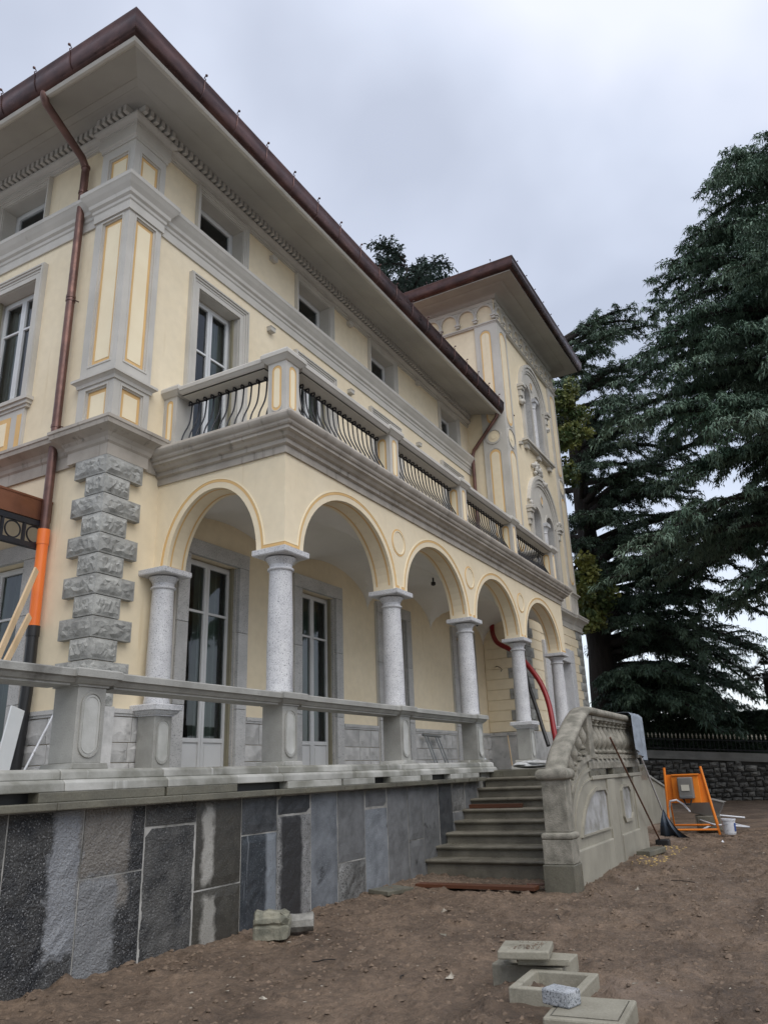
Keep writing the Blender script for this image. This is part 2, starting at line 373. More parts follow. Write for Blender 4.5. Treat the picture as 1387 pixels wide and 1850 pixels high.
# ------------------------------------------------------------------ ground
GZ = -1.45
def ground_h(x, y):
    h = GZ + (fbm(x * .35, y * .35, 3) - .45) * .10 - .022 * np.exp(-((y + 3.3 - .12 * x + .25 * np.sin(x * .6)) / .14) ** 2) - .022 * np.exp(-((y + 4.7 - .12 * x + .25 * np.sin(x * .6)) / .14) ** 2)
    h += .05 * np.exp(-((y + .35) / .35) ** 2) * (fbm(x * 1.3 + 5, y * 1.3, 2))
    h += .055 * np.exp(-(((x + 2.25) / .95) ** 2 + ((y + 3.9) / .75) ** 2) ** 2)
    h += .16 * np.exp(-(((x - 9.6) / 1.6) ** 2 + ((y + 1.9) / .8) ** 2))
    h += .10 * np.exp(-(((x - 6.0) / 1.8) ** 2 + ((y + 2.75) / .35) ** 2))
    return h
def grid(name, xs, ys, fh, m, **kw):
    X, Y = np.meshgrid(xs, ys, indexing='ij'); Z = fh(X, Y)
    V = np.stack([X, Y, Z], -1).reshape(-1, 3); a, b = X.shape
    i = (np.arange(a - 1)[:, None] * b + np.arange(b - 1)[None, :]).ravel()
    F = np.stack([i, i + b, i + b + 1, i + 1], 1)
    return fast_mesh(name, V, F, m, smooth=True)
def fine_h(x, y):
    base = ground_h(x, y)
    n = np.abs(fbm(x * 3.1, y * 3.1, 5) - .5) * .085 + np.clip(fbm(x * 7 + 11, y * 7, 3) - .52, 0, 1) * .20
    n += np.clip(vnoise(x * 13, y * 13) - .66, 0, 1) * .09 + fbm(x * 9, y * 9, 2) * .022
    return base + n - .050
g1 = grid('ground', np.arange(-8, 12.001, .04), np.arange(-7.6, .121, .04), fine_h, SOIL)
tag(g1, kind='structure')
g2 = grid('far_ground', np.concatenate([np.arange(-8, 60, .35), [80, 150, 400, 900]]), np.concatenate([[-900, -400, -150, -60], np.arange(-30, 40, .5), [60, 150, 400, 900]]),
          lambda x, y: ground_h(x, y) - .03 + np.where((x > 11.9) & (x < 26), (fbm(x * 2, y * 2, 4) - .4) * .07, 0) - np.where((x < 12) & (y > -7.7) & (y < .5), .22, 0) - np.where(x > 120, 14, 0) , SOIL)
tag(g2, kind='structure')
def rocks(n, xs, ys, smin, smax, seed, flat=.7):
    r = np.random.default_rng(seed)
    x = r.uniform(*xs, n); y = r.uniform(*ys, n); s = smin + (smax - smin) * r.random(n) ** 3
    base = np.array([[1, 0, 0], [0, 1, 0], [-1, 0, 0], [0, -1, 0], [0, 0, 1], [.6, .6, .5], [-.5, .6, .55]])
    fcs = np.array([[0, 5, 4], [5, 1, 4], [1, 6, 4], [6, 2, 4], [2, 3, 4], [3, 0, 4], [0, 1, 5], [1, 2, 6]])
    a = r.uniform(0, 6.28, n); ca, sa = np.cos(a), np.sin(a)
    B = base[None] * (1 + .45 * (r.random((n, 7, 3)) - .5)); B = B * s[:, None, None]; B[:, :, 2] *= flat; B[:, :, 0] *= r.uniform(.7, 1.7, n)[:, None]
    V = np.empty_like(B); V[:, :, 0] = B[:, :, 0] * ca[:, None] - B[:, :, 1] * sa[:, None] + x[:, None]; V[:, :, 1] = B[:, :, 0] * sa[:, None] + B[:, :, 1] * ca[:, None] + y[:, None]
    V[:, :, 2] = B[:, :, 2] + fine_h(x, y)[:, None] - .003
    F = (fcs[None] + (np.arange(n) * 7)[:, None, None]).reshape(-1, 3)
    return V.reshape(-1, 3), F
V, F = rocks(30000, (-5.5, 11.8), (-7.2, -.15), .003, .026, 1, .7)
tag(fast_mesh('soil_clods', V, F, CLOD), 'small crumbly clods of brown soil scattered over the yard', 'soil', kind='stuff')
V, F = rocks(2200, (-5.5, 11.8), (-7.2, -.15), .004, .022, 2, .4)
tag(fast_mesh('pebbles', V, F, CHIP), 'small pale pebbles and mortar crumbs scattered over the soil', 'pebbles', kind='stuff')

V, F = rocks(170, (-5.0, 11.5), (-6.8, -.3), .02, .065, 5, .6)
tag(fast_mesh('loose_stones', V, F, CLOD), 'loose fist sized stones and hard clods strewn over the yard', 'stones', kind='stuff')
V, F = rocks(900, (-5.0, 3.4), (-.55, -.12), .006, .035, 6, .6)
tag(fast_mesh('wall_foot_crumbs', V, F, CLOD), 'crumbs of soil and mortar gathered along the foot of the slab wall', 'crumbs', kind='stuff')
# ------------------------------------------------------------------ rock-faced pieces
def rockface(T, w, h, d, nx=9, ny=5, seed=0, margin=.022, jag=1.0):
    """grid over w x h (local u,v), bulging by d, T maps (u,v,out)->world"""
    r = np.random.default_rng(seed); m = MB(); vs = []
    us = [0, margin] + list(np.linspace(margin, w - margin, nx)[1:-1]) + [w - margin, w]
    zs = [0, margin] + list(np.linspace(margin, h - margin, ny)[1:-1]) + [h - margin, h]
    for i, u in enumerate(us):
        for j, z in enumerate(zs):
            edge = i in (0, len(us) - 1) or j in (0, len(zs) - 1)
            ring = i in (1, len(us) - 2) or j in (1, len(zs) - 2)
            o = 0 if edge else (d * .12 if ring else d * (.35 + .75 * r.random() * jag))
            du = 0 if edge or ring else (r.random() - .5) * w / nx * .7
            dz = 0 if edge or ring else (r.random() - .5) * h / ny * .7
            vs.append(T(u + du, z + dz, o))
    k = len(zs); fs = []
    for i in range(len(us) - 1):
        for j in range(k - 1):
            q = (i * k + j, (i + 1) * k + j, (i + 1) * k + j + 1, i * k + j + 1)
            if (i + j + seed) % 2: fs += [(q[0], q[1], q[2]), (q[0], q[2], q[3])]
            else: fs += [(q[0], q[1], q[3]), (q[1], q[2], q[3])]
    return m.add(vs, fs)

# ================================================================== VILLA
XC, YD = -1.03, 2.26           # outer corner of the corner pilaster
XW, YW = -.97, 2.32            # wall faces
TX, TY, TX2 = 12.46, 1.11, 18.40   # tower corner
villa = thing('villa', 'large yellow plastered villa with grey trim, arched loggia, balcony and square tower', 'villa', (0, 0, 0))
def fmain(u, v, z): return (u, YW - v, z)         # local: along, outward, up
def fleft(u, v, z): return (XW - v, u, z)
def ftow(u, v, z): return (u, TY - v, z)
def ftl(u, v, z): return (TX - v, u, z)

def wall_holes(T, u0, u1, z0, z1, holes, depth, name, m, parent):
    """flat wall at v=0 with rectangular holes and reveals depth deep"""
    b = MB(T)
    us = sorted(set([u0, u1] + [h[0] for h in holes] + [h[1] for h in holes]))
    zs = sorted(set([z0, z1] + [h[2] for h in holes] + [h[3] for h in holes]))
    us = [u for u in us if u0 <= u <= u1]; zs = [z for z in zs if z0 <= z <= z1]
    for i in range(len(us) - 1):
        for j in range(len(zs) - 1):
            cu, cz = (us[i] + us[i + 1]) / 2, (zs[j] + zs[j + 1]) / 2
            if any(h[0] < cu < h[1] and h[2] < cz < h[3] for h in holes): continue
            b.add([(us[i], 0, zs[j]), (us[i + 1], 0, zs[j]), (us[i + 1], 0, zs[j + 1]), (us[i], 0, zs[j + 1])], [(0, 1, 2, 3)])
    for a, c, e, f in holes:
        b.add([(a, 0, e), (c, 0, e), (c, 0, f), (a, 0, f), (a, -depth, e), (c, -depth, e), (c, -depth, f), (a, -depth, f)],
              [(0, 1, 5, 4), (1, 2, 6, 5), (2, 3, 7, 6), (3, 0, 4, 7)])
    return b.build(name, m, parent)

def room(T, a, c, e, f, depth, m=DARKI, back=2.2):
    b = MB(T); g = .25; y0, y1 = -depth, -depth - back
    P = [(a - g, y0, e), (c + g, y0, e), (c + g, y0, f + .1), (a - g, y0, f + .1), (a - g, y1, e), (c + g, y1, e), (c + g, y1, f + .1), (a - g, y1, f + .1)]
    b.add(P, [(0, 1, 5, 4), (1, 2, 6, 5), (2, 3, 7, 6), (3, 0, 4, 7), (4, 5, 6, 7)])
    return b
def curtain(T, a, c, e, f, y):
    b = MB(T); n = 44; vs = []; fs = []
    for i in range(n + 1):
        u = a + (c - a) * i / n; o = y + .035 * math.sin(i * 1.9) + .015 * math.sin(i * .7)
        vs += [(u, o, e), (u, o, f)]
    for i in range(n): fs.append((2 * i, 2 * i + 2, 2 * i + 3, 2 * i + 1))
    return b.add(vs, fs)

WIN_SEED = [0]
def casement(T, a, c, e, f, y, m, parent, leaves=2, trans=.72, panel=0, fr=.055, cover=.5, name='window', ww=.055):
    """window or French door: fixed frame, leaves with panes"""
    b = MB(T); t = .05; y0, y1 = y - t, y
    def rect(u0, u1, z0, z1, w, o0, o1):
        b.box(u0, u0 + w, o0, o1, z0, z1); b.box(u1 - w, u1, o0, o1, z0, z1)
        b.box(u0 + w, u1 - w, o0, o1, z0, z0 + w); b.box(u0 + w, u1 - w, o0, o1, z1 - w, z1)
    rect(a, c, e, f, fr, y0, y1)
    lw = (c - a - 2 * fr) / leaves; panes = []
    for k in range(leaves):
        u0 = a + fr + k * lw + .003; u1 = u0 + lw - .006; z0 = e + fr + .003; z1 = f - fr - .003; pass
        rect(u0, u1, z0, z1, ww, y0 + .012, y1 + .015)
        zz = z0 + ww
        if panel:
            b.box(u0 + ww, u1 - ww, y0 + .014, y1 + .012, z0 + panel, z0 + panel + .06)
            b.box(u0 + ww, u1 - ww, y0 + .02, y1 - .012, z0 + ww, z0 + panel)
            b.box(u0 + ww + .05, u1 - ww - .05, y1 - .012, y1 - .003, z0 + ww + .05, z0 + panel - .05)
            zz = z0 + panel + .06
        if trans:
            zt = z0 + (z1 - z0) * trans
            b.box(u0 + ww, u1 - ww, y0 + .014, y1 + .010, zt, zt + .035)
        panes.append((u0 + ww, u1 - ww, zz, z1 - ww))
    w_ = b.build(name, m, parent)
    for q in panes:
        MB(T).add([(q[0], y - .02, q[2]), (q[1], y - .02, q[2]), (q[1], y - .02, q[3]), (q[0], y - .02, q[3])], [(0, 3, 2, 1) if T is fleft else (0, 1, 2, 3)]).build('pane', GLS, w_)
    WIN_SEED[0] += 1
    return w_

def sur_profile(T, a, c, e, f, w, steps, name, m, parent, bottom=False):
    """stepped window surround round opening a..c,e..f ; w total width, steps = list of (fraction start, outward)"""
    b = MB(T)
    for i, (s0, o) in enumerate(steps):
        s1 = steps[i + 1][0] if i + 1 < len(steps) else 1.0
        i0, i1 = w * s0, w * s1
        b.box(a - i1, a - i0, -.02, o, e, f + i0); b.box(c + i0, c + i1, -.02, o, e, f + i0)
        b.box(a - i1, c + i1, -.02, o, f + i0, f + i1)
    return b.build(name, m, parent)

# ---- main facade wall
ATT = [(.53, 1.70), (3.49, 4.68), (6.48, 7.66), (10.40, 11.56)]
UPW = [(.585, 1.655), (3.56, 4.64), (6.55, 7.63), (10.45, 11.50)]
DOORS = [(.69, 1.83), (3.60, 4.73), (6.60, 7.68), (10.46, 11.48)]
RV = .30
wall_holes(fmain, XW, TX, -.1, 10.5, [(a, c, 9.06, 9.98) for a, c in ATT] + [(a, c, 4.72, 8.02) for a, c in UPW] + [(a, c, 0.0, 3.32) for a, c in DOORS], RV, 'wall', YEL, villa)
# ---- left facade wall
LATT = [(4.42, 5.60), (7.6, 8.8)]; LUP = [(4.37, 5.50), (7.65, 8.75)]; LDO = [(3.76, 5.25)]
wall_holes(fleft, YW, 12, -1.6, 10.5, [(a, c, 9.06, 9.98) for a, c in LATT] + [(a, c, 5.80, 8.02) for a, c in LUP] + [(a, c, 0.0, 3.06) for a, c in LDO], RV, 'wall', YEL, villa)
b = MB(); b.box(TX2 - .2, TX2, TY + 6, 12, -1.6, 10); b.box(XW, TX2, 11.8, 12, -1.6, 10.4); b.build('rear_wall', YEL, villa)

for T, lst in ((fmain, ATT), (fleft, LATT)):
    for a, c in lst:
        sur_profile(T, a, c, 9.04, 9.98, .105, [(0, .035), (.28, .05), (.55, .07), (.8, .085)], 'window_surround', TRIM, villa)
        casement(T, a + .0, c - .0, 9.06, 9.98, -.24, WIN, villa, leaves=1, trans=0, fr=.07)
        MB(T).box(a + .001, a + .012, -.235, .01, 9.07, 9.97).box(c - .012, c - .001, -.235, .01, 9.07, 9.97).box(a + .012, c - .012, -.235, .01, 9.968, 9.979).build('window_reveal', TRIM, villa)
        room(T, a, c, 9.06, 9.98, .301).build('room_interior', DARKI, villa)
for T, lst, sill in ((fmain, UPW, 4.72), (fleft, LUP, 5.80)):
    for a, c in lst:
        sur_profile(T, a, c, sill, 8.02, .215, [(0, .045), (.42, .055), (.62, .075), (.80, .095), (.93, .08)], 'window_surround', TRIM, villa)
        casement(T, a, c, sill, 8.0, -.2, WIN, villa, trans=.70, fr=.05, panel=0)
        MB(T).box(a + .001, a + .012, -.195, .01, sill, 8.0).box(c - .012, c - .001, -.195, .01, sill, 8.0).box(a + .012, c - .012, -.195, .01, 8.008, 8.019).build('window_reveal', TRIM, villa)
        MB(T).box(c - .05, c - .013, -.14, -.09, sill, 8.0).build('shutter_track', TRK, villa)
        room(T, a, c, sill, 8.02, .301).build('room_interior', DARKI, villa)
        curtain(T, c - .42, c, sill, 7.95, -.38).build('curtain', CURT, villa)
for T, lst, zt in ((fmain, DOORS, 3.32), (fleft, LDO, 3.06)):
    for k, (a, c) in enumerate(lst):
        # granite frame blocks: jambs in stacked pieces, lintel
        for s in (0, 1):
            u0, u1 = (a - .235, a - .002) if s == 0 else (c + .002, c + .235)
            zz = 0.0
            for q, hh in enumerate((1.05, 1.20, zt - 2.25)):
                MB(T).box(u0, u1, -.20, .07, zz + .003, zz + hh - .003).build('jamb_stone', GRAD, villa, bevel=.006)
                zz += hh
            uu = u0 if s == 0 else u1
            MB(T).box(min(uu, uu + (-.03 if s == 0 else .03)), max(uu, uu + (-.03 if s == 0 else .03)), -.02, .035, 0, zt + .2).build('jamb_edge', TRIM, villa)
        MB(T).box(a - .235, c + .235, -.20, .072, zt + .003, zt + .245).build('lintel_stone', GRAD, villa, bevel=.006)
        MB(T).box(a + .001, a + .012, -.295, .0, 0, zt - .001).build('jamb_lining', GRAD, villa); MB(T).box(c - .012, c - .001, -.295, .0, 0, zt - .001).build('jamb_lining', GRAD, villa)
        MB(T).box(c - .055, c - .013, -.11, -.05, 0, zt - .001).build('shutter_track', TRK, villa)
        casement(T, a + .013, c - .013, .02, zt - .02, -.13, DFR, villa, trans=.755, panel=.50, fr=.030, name='french_door', ww=.050)
        room(T, a, c, 0, zt, .301).build('room_interior', DARKI, villa)
        curtain(T, a + .56, c + .1, .05, zt, -.38).build('curtain', CURT, villa)
        if k < 2:
            curtain(T, a - .1, a + .12, .05, zt, -.52).build('curtain', CURT, villa)

# ---- corner pilaster (plan 0.70 x 0.74), three tiers with recessed panels
def pil_plan(x0, x1, y0, y1): return [(x0, y1), (x0, y0), (x1, y0), (x1, y1)]
PX, PY = XC + .67, YD + .74
def panel_face(b, T, u0, u1, z0, z1, frame, depth, pu0, pu1, pz0, pz1):
    """face at v=0 with sunk panel"""
    b.add([T(u0, 0, z0), T(u1, 0, z0), T(u1, 0, z1), T(u0, 0, z1), T(pu0, 0, pz0), T(pu1, 0, pz0), T(pu1, 0, pz1), T(pu0, 0, pz1),
           T(pu0 + .0, -depth, pz0), T(pu1, -depth, pz0), T(pu1, -depth, pz1), T(pu0, -depth, pz1)],
          [(0, 1, 5, 4), (1, 2, 6, 5), (2, 3, 7, 6), (3, 0, 4, 7), (4, 5, 9, 8), (5, 6, 10, 9), (6, 7, 11, 10), (7, 4, 8, 11), (8, 9, 10, 11)])
def pilaster_tier(z0, z1, p0, p1, name='pilaster_panel_tier'):
    b = MB()
    Tm = lambda u, v, z: (u, YD - v, z); Tl = lambda u, v, z: (XC - v, u, z)
    panel_face(b, Tm, XC, PX, z0, z1, .1, .045, XC + .14, PX - .115, p0, p1)
    panel_face(b, Tl, YD, PY, z0, z1, .1, .045, YD + .13, PY - .16, p0, p1)
    b.add([(PX, YD, z0), (PX, YW + .01, z0), (PX, YW + .01, z1), (PX, YD, z1)], [(0, 1, 2, 3)])
    b.add([(XC, PY, z0), (XW + .01, PY, z0), (XW + .01, PY, z1), (XC, PY, z1)], [(0, 1, 2, 3)])
    o = b.build(name, TRIM, villa)
    for T, u0, u1 in ((Tm, XC + .14, PX - .115), (Tl, YD + .13, PY - .16)):
        fm = MB(T)                       # raised bead round the panel
        for q, (i0, i1, ov) in enumerate(((-.022, .004, .010), (.004, .028, -.018))):
            fm.box(u0 + i0, u0 + i1, -.045, ov, p0 + i0, p1 - i0); fm.box(u1 - i1, u1 - i0, -.045, ov, p0 + i0, p1 - i0)
            fm.box(u0 + i1, u1 - i1, -.045, ov, p0 + i0, p0 + i1); fm.box(u0 + i1, u1 - i1, -.045, ov, p1 - i1, p1 - i0)
        fm.build('panel_bead', TRIM, o)
        MB(T).box(u0 + .028, u1 - .028, -.046, -.040, p0 + .028, p1 - .028).build('panel_border', ORA, o)
        MB(T).box(u0 + .080, u1 - .080, -.041, -.034, p0 + .09, p1 - .09).build('panel_field', CRE, o)
pilaster_tier(4.83, 5.54, 4.92, 5.47)
pilaster_tier(5.68, 8.62, 5.87, 8.44)
pilaster_tier(9.09, 10.22, 9.17, 9.70)
TP = lambda off=0: [(XW - off, 12), (XW - off, PY), (XC - off, PY), (XC - off, YD - off), (PX, YD - off), (PX, YW - off), (TX, YW - off)]
PATHM = [(XW, 12), (XW, PY), (XC, PY), (XC, YD), (PX, YD), (PX, YW), (TX - .002, YW)]
def close_prof(p): return p
# lower string cornice over quoins: only around the pilaster and along the left facade
PR_LOW = [(-.02, 4.33), (.035, 4.33), (.035, 4.50), (.06, 4.53), (.075, 4.58), (.11, 4.63), (.17, 4.67), (.225, 4.70), (.235, 4.76), (.25, 4.77), (.25, 4.815), (.02, 4.85), (-.02, 4.85)]
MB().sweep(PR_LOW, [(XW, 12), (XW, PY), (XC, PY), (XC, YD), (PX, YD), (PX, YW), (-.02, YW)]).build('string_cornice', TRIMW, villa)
PR_LEDGE = [(-.02, 5.53), (.02, 5.53), (.03, 5.58), (.06, 5.61), (.085, 5.62), (.085, 5.66), (.02, 5.69), (-.02, 5.69)]
MB().sweep(PR_LEDGE, PATHM[1:6]).build('pilaster_ledge', TRIM, villa)
PR_MID = [(-.02, 8.49), (.03, 8.49), (.03, 8.64), (.05, 8.66), (.055, 8.71), (.09, 8.74), (.10, 8.80), (.15, 8.87), (.185, 8.93), (.20, 8.95), (.20, 9.02), (.03, 9.05), (-.02, 9.05)]
MB().sweep(PR_MID, PATHM).build('string_cornice', TRIM, villa)
PR_CAP = [(-.02, 9.88), (.02, 9.88), (.02, 9.93), (.05, 9.95), (.05, 10.14), (-.02, 10.14)]
MB().sweep(PR_CAP, PATHM[1:6]).build('pilaster_capital', TRIM, villa)
PR_ARC = [(-.02, 10.09), (.035, 10.09), (.035, 10.14), (.055, 10.15), (.055, 10.20), (.09, 10.215), (.125, 10.25), (.13, 10.285), (.105, 10.31), (.05, 10.315), (.05, 10.33), (-.02, 10.33)]
MB().sweep(PR_ARC, PATHM).build('eaves_moulding', TRIM, villa)
# dentils
dm = MB().box(-.034, .034, -.150, 0, -.125, .0); dmo = None
dpos = []
u = XC + .0
while u < TX - .12: dpos.append((u, (YD if u < PX else YW) - .05, 10.440, 0)); u += .122
v = YD + .09
while v < 8: dpos.append((((XC if v < PY else XW) - .05), v, 10.440, -math.pi / 2)); v += .122
for i, (x, y, z, r) in enumerate(dpos):
    if dmo is None:
        dmo = dm.build('dentil', TRIM, villa, at=(0, 0, 0)); dmo.location = (x, y, z); dmo.rotation_euler = (0, 0, r)
    else:
        o = dmo.copy(); C.objects.link(o); o.parent = villa; o.location = (x, y, z); o.rotation_euler = (0, 0, r)
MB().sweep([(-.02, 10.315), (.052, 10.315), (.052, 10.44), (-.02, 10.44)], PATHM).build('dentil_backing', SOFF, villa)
# soffit and gutter of main roof (straight eaves line, does not break round the pilaster)
EP = [(XC, 13), (XC, YD), (TX - .1, YD)]
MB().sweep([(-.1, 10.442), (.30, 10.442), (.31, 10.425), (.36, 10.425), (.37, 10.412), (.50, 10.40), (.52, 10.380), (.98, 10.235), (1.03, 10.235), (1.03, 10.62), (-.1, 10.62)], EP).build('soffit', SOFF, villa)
MB().sweep([(1.0, 10.22), (1.045, 10.19), (1.085, 10.19), (1.115, 10.23), (1.075, 10.225), (1.035, 10.25), (1.035, 10.3), (1.0, 10.3)][:5] + [(1.035, 10.26), (1.0, 10.26)], EP).build('soffit_edge', TRIM, villa)
GUT = []
for i in range(11):
    a = math.radians(-100 + 100 * i / 10); GUT.append((1.06 + .15 * math.cos(a), 10.46 + .22 * math.sin(a)))
GUT += [(1.215, 10.56), (1.225, 10.575), (1.228, 10.60), (1.21, 10.615), (1.19, 10.60), (1.0, 10.60), (1.0, 10.26)]
MB().sweep(GUT, [(XC, 13), (XC, YD), (TX - .06, YD)]).build('gutter', COP, villa, smooth=50)
# brackets: strap round the gutter with a small curl on top
bm_ = MB(); pth = [(0, -(q[0] - 1.0) - .006, q[1]) for q in GUT[1:12]] + [(0, -.236, 10.62), (0, -.205, 10.665), (0, -.235, 10.70), (0, -.262, 10.685)]
bm_.tube(pth, .0085, 5)
bm_.lathe([(0, -.02), (.02, -.01), (.022, .01), (0, .02)], 8, (0, -.25, 10.69))
bro = None; brp = []
u = -.82
while u < TX: brp.append((u, YD - 1.0, 0, 0)); u += .80
v = 2.42
while v < 12: brp.append((XC - 1.0, v, 0, -math.pi / 2)); v += .80
for x, y, z, r in brp:
    if bro is None: bro = bm_.build('gutter_bracket', COP, villa, at=(0, 0, 0)); o = bro
    else: o = bro.copy(); C.objects.link(o); o.parent = villa
    o.location = (x, y, z); o.rotation_euler = (0, 0, r)
# roof
rf = MB(); zr = 10.60; ov = 1.19
rf.add([(XC - ov, YD - ov, zr), (TX + 1, YD - ov, zr), (TX + 1, 13, zr), (XC - ov, 13, zr), (3.5, 7.2, 12.6), (TX + 1, 7.2, 12.6)], [(0, 1, 5, 4), (1, 2, 5), (2, 3, 4, 5), (3, 0, 4), (0, 3, 2, 1)])
rf.build('roof', TILE, villa)

# ---- quoins at the corner (12 courses)
QH = (4.33 - .955) / 12
def quoin_course(cx, cy, z0, h, wa, wb, seed, out=.038, parent=villa, nx=13, ny=6, mirror=False):
    """L-shaped block on the corner (cx,cy): wa along +x (or -x if mirror) on the front, wb along +y on the side"""
    g = .006; s = -1 if mirror else 1
    T1 = (lambda u, v, o: (cx + s * u, cy - out - o, z0 + g + v)); T2 = (lambda u, v, o: (cx - s * out - s * o, cy - out + u, z0 + g + v))
    b = rockface(lambda u, v, o: T1(u - out, v, o), wa + out, h - 2 * g, .038, nx, ny, seed)
    b2 = rockface(T2, wb + out, h - 2 * g, .038, nx, ny, seed + 500); b.add(b2.v, b2.f)
    za, zb = z0 + g, z0 + h - g
    x0, x1, y0, y1 = cx - s * out, cx + s * wa, cy - out, cy + wb
    for z in (za, zb): b.add([(x0, y0, z), (x1, y0, z), (x1, cy + .05, z), (cx + s * .05, cy + .05, z), (cx + s * .05, y1, z), (x0, y1, z)], [(0, 1, 2, 3), (0, 3, 4, 5)])
    b.add([(x1, y0, za), (x1, cy + .07, za), (x1, cy + .07, zb), (x1, y0, zb)], [(0, 1, 2, 3)])
    b.add([(x0, y1, za), (cx + s * .07, y1, za), (cx + s * .07, y1, zb), (x0, y1, zb)], [(0, 1, 2, 3)])
    return b.build('quoin_stone', QUO, parent)
for k in range(12):
    lng = k % 2 == 1
    quoin_course(XC, YD, .955 + k * QH, QH, .62 if lng else .40, .58 if lng else .34, 20 + k)
# core behind quoins so that no gap shows
MB().box(XC + .0, XC + .36, YD, YD + .3, -.1, 4.34).build('corner_core', YEL, villa)
# ---- dado stones on main and left facade
def dado(T, spans, y=.0, mat_=GRAD, rows=(.0, .27, .52, .845), seed=3):
    r = random.Random(seed)
    for a, c in spans:
        for j in range(len(rows) - 1):
            u = a
            while u < c - .02:
                w_ = r.uniform(.34, .62); u2 = min(c, u + w_)
                if c - u2 < .16: u2 = c
                hh = rows[j + 1] - rows[j]
                rk = rockface(lambda p, q, o: T(u + .005 + p, y + .03 + o, rows[j] + .005 + q), u2 - u - .01, hh - .01, .022, 5, 4, r.randrange(9999), .012)
                rk.v += []
                # edge faces
                e = MB(); x0, x1, z0, z1 = u + .005, u2 - .005, rows[j] + .005, rows[j + 1] - .005
                e.add([T(x0, y - .02, z0), T(x1, y - .02, z0), T(x1, y - .02, z1), T(x0, y - .02, z1), T(x0, y + .03, z0), T(x1, y + .03, z0), T(x1, y + .03, z1), T(x0, y + .03, z1)], [(0, 1, 5, 4), (1, 2, 6, 5), (2, 3, 7, 6), (3, 0, 4, 7)])
                rk.add(e.v, e.f)
                rk.build('dado_stone', DADO, villa)
                u = u2
        MB(T).box(a, c, y - .02, y + .045, .85, .885).box(a, c, y - .02, y + .06, .885, .94).build('dado_moulding', GRAD, villa)
DADO = mat('dado_stone', (.54, .53, .51), (.38, .375, .36), scale=4, rough=.7, bump=.5, bscale=40, rnd=.12, patch=((.20, .20, .195), 3, .60, .12))
sp = [(XC + .40, DOORS[0][0] - .27)]
for i in range(3): sp.append((DOORS[i][1] + .27, DOORS[i + 1][0] - .27))
sp.append((DOORS[3][1] + .27, TX - .01))
dado(fmain, sp)
dado(fleft, [(YD + .30, 3.49)], seed=8)
MB().sweep([(0, 0), (.08, 0), (.08, .95), (0, .95)], [(XC, YD + .34), (XC, YD), (XC + .40, YD)]).build('corner_plinth', DADO, villa)

# ---- left window apron under the upper window
T = fleft
MB(T).box(4.10, 5.80, -.02, .13, 5.71, 5.77).box(4.13, 5.77, -.02, .10, 5.65, 5.71).box(4.16, 5.74, -.02, .07, 5.60, 5.65).build('window_sill', TRIM, villa)
MB(T).box(4.22, 5.68, -.02, .05, 4.84, 5.60).build('window_apron', TRIM, villa)
for u0, u1 in ((4.27, 4.37), (4.52, 5.38), (5.52, 5.62)):
    MB(T).box(u0, u1, .045, .058, 4.95, 5.50).build('apron_panel', ORA, villa)
    if u1 - u0 > .3: MB(T).box(u0 + .08, u1 - .08, .057, .066, 5.03, 5.42).build('apron_field', CRE, villa)

# ---- wall fixtures
def fixture(T, u, z, name='wall_light_box'):
    MB(T).box(u - .075, u + .075, -.01, .10, z - .03, z + .05).box(u - .08, u + .08, -.01, .11, z + .05, z + .062).box(u - .055, u + .055, .01, .085, z - .04, z - .03).build(name, TRIM, villa)
for u, z in ((2.60, 9.90), (5.50, 9.98), (8.99, 10.03), (2.56, 8.24), (5.48, 8.2), (8.86, 8.16)): fixture(fmain, u, z)

# ================================================================== LOGGIA
S, LT, LX = 3.01, .37, 12.52
ZS, ZK = 2.85, 3.94          # springing, crown
ZT = 4.21
def arch_pts(c, a, b, zs, n=28, stilt=0.0):
    return [(c - a * math.cos(math.pi * i / n), zs + stilt + b * math.sin(math.pi * i / n)) for i in range(n + 1)]
OPEN = [(k * S + .42, (k + 1) * S - .07) for k in range(4)]
OPEN[3] = (OPEN[3][0], 12.09)
def arcade(T, u0, u1, opens, th, z0, z1, name, m, parent):
    b = MB(T); us = [u0]
    def quad(a, c, za, zc):
        for v in (0, -th):
            b.add([(a, v, za), (c, v, zc), (c, v, z1), (a, v, z1)], [(0, 1, 2, 3)])
    x = u0
    for (a, c) in opens:
        if a - x > .001:
            quad(x, a, z0, z0); b.add([(x, 0, z0), (a, 0, z0), (a, -th, z0), (x, -th, z0)], [(0, 1, 2, 3)])
        pts = arch_pts((a + c) / 2, (c - a) / 2, ZK - z0, z0)
        for p, q in zip(pts[:-1], pts[1:]):
            quad(p[0], q[0], p[1], q[1])
            b.add([(p[0], 0, p[1]), (q[0], 0, q[1]), (q[0], -th, q[1]), (p[0], -th, p[1])], [(0, 1, 2, 3)])
        x = c
    if u1 - x > .001:
        quad(x, u1, z0, z0); b.add([(x, 0, z0), (u1, 0, z0), (u1, -th, z0), (x, -th, z0)], [(0, 1, 2, 3)])
    return b.build(name, m, parent, smooth=35)
TF = lambda u, v, z: (u, -v, z)
TS = lambda u, v, z: (-v, u, z)
arcade(TF, 0, LX, OPEN, LT, ZS, ZT, 'arcade_wall', YEL, villa)
SOP = (.46, 2.06)
arcade(TS, 0, YW, [SOP], LT, ZS, ZT, 'arcade_wall', YEL, villa)
MB().box(LX - LT, LX, .37, TY, 4.02, ZT).box(LX - .003, LX, .0, .37, ZS, ZT).build('arcade_end', YEL, villa)

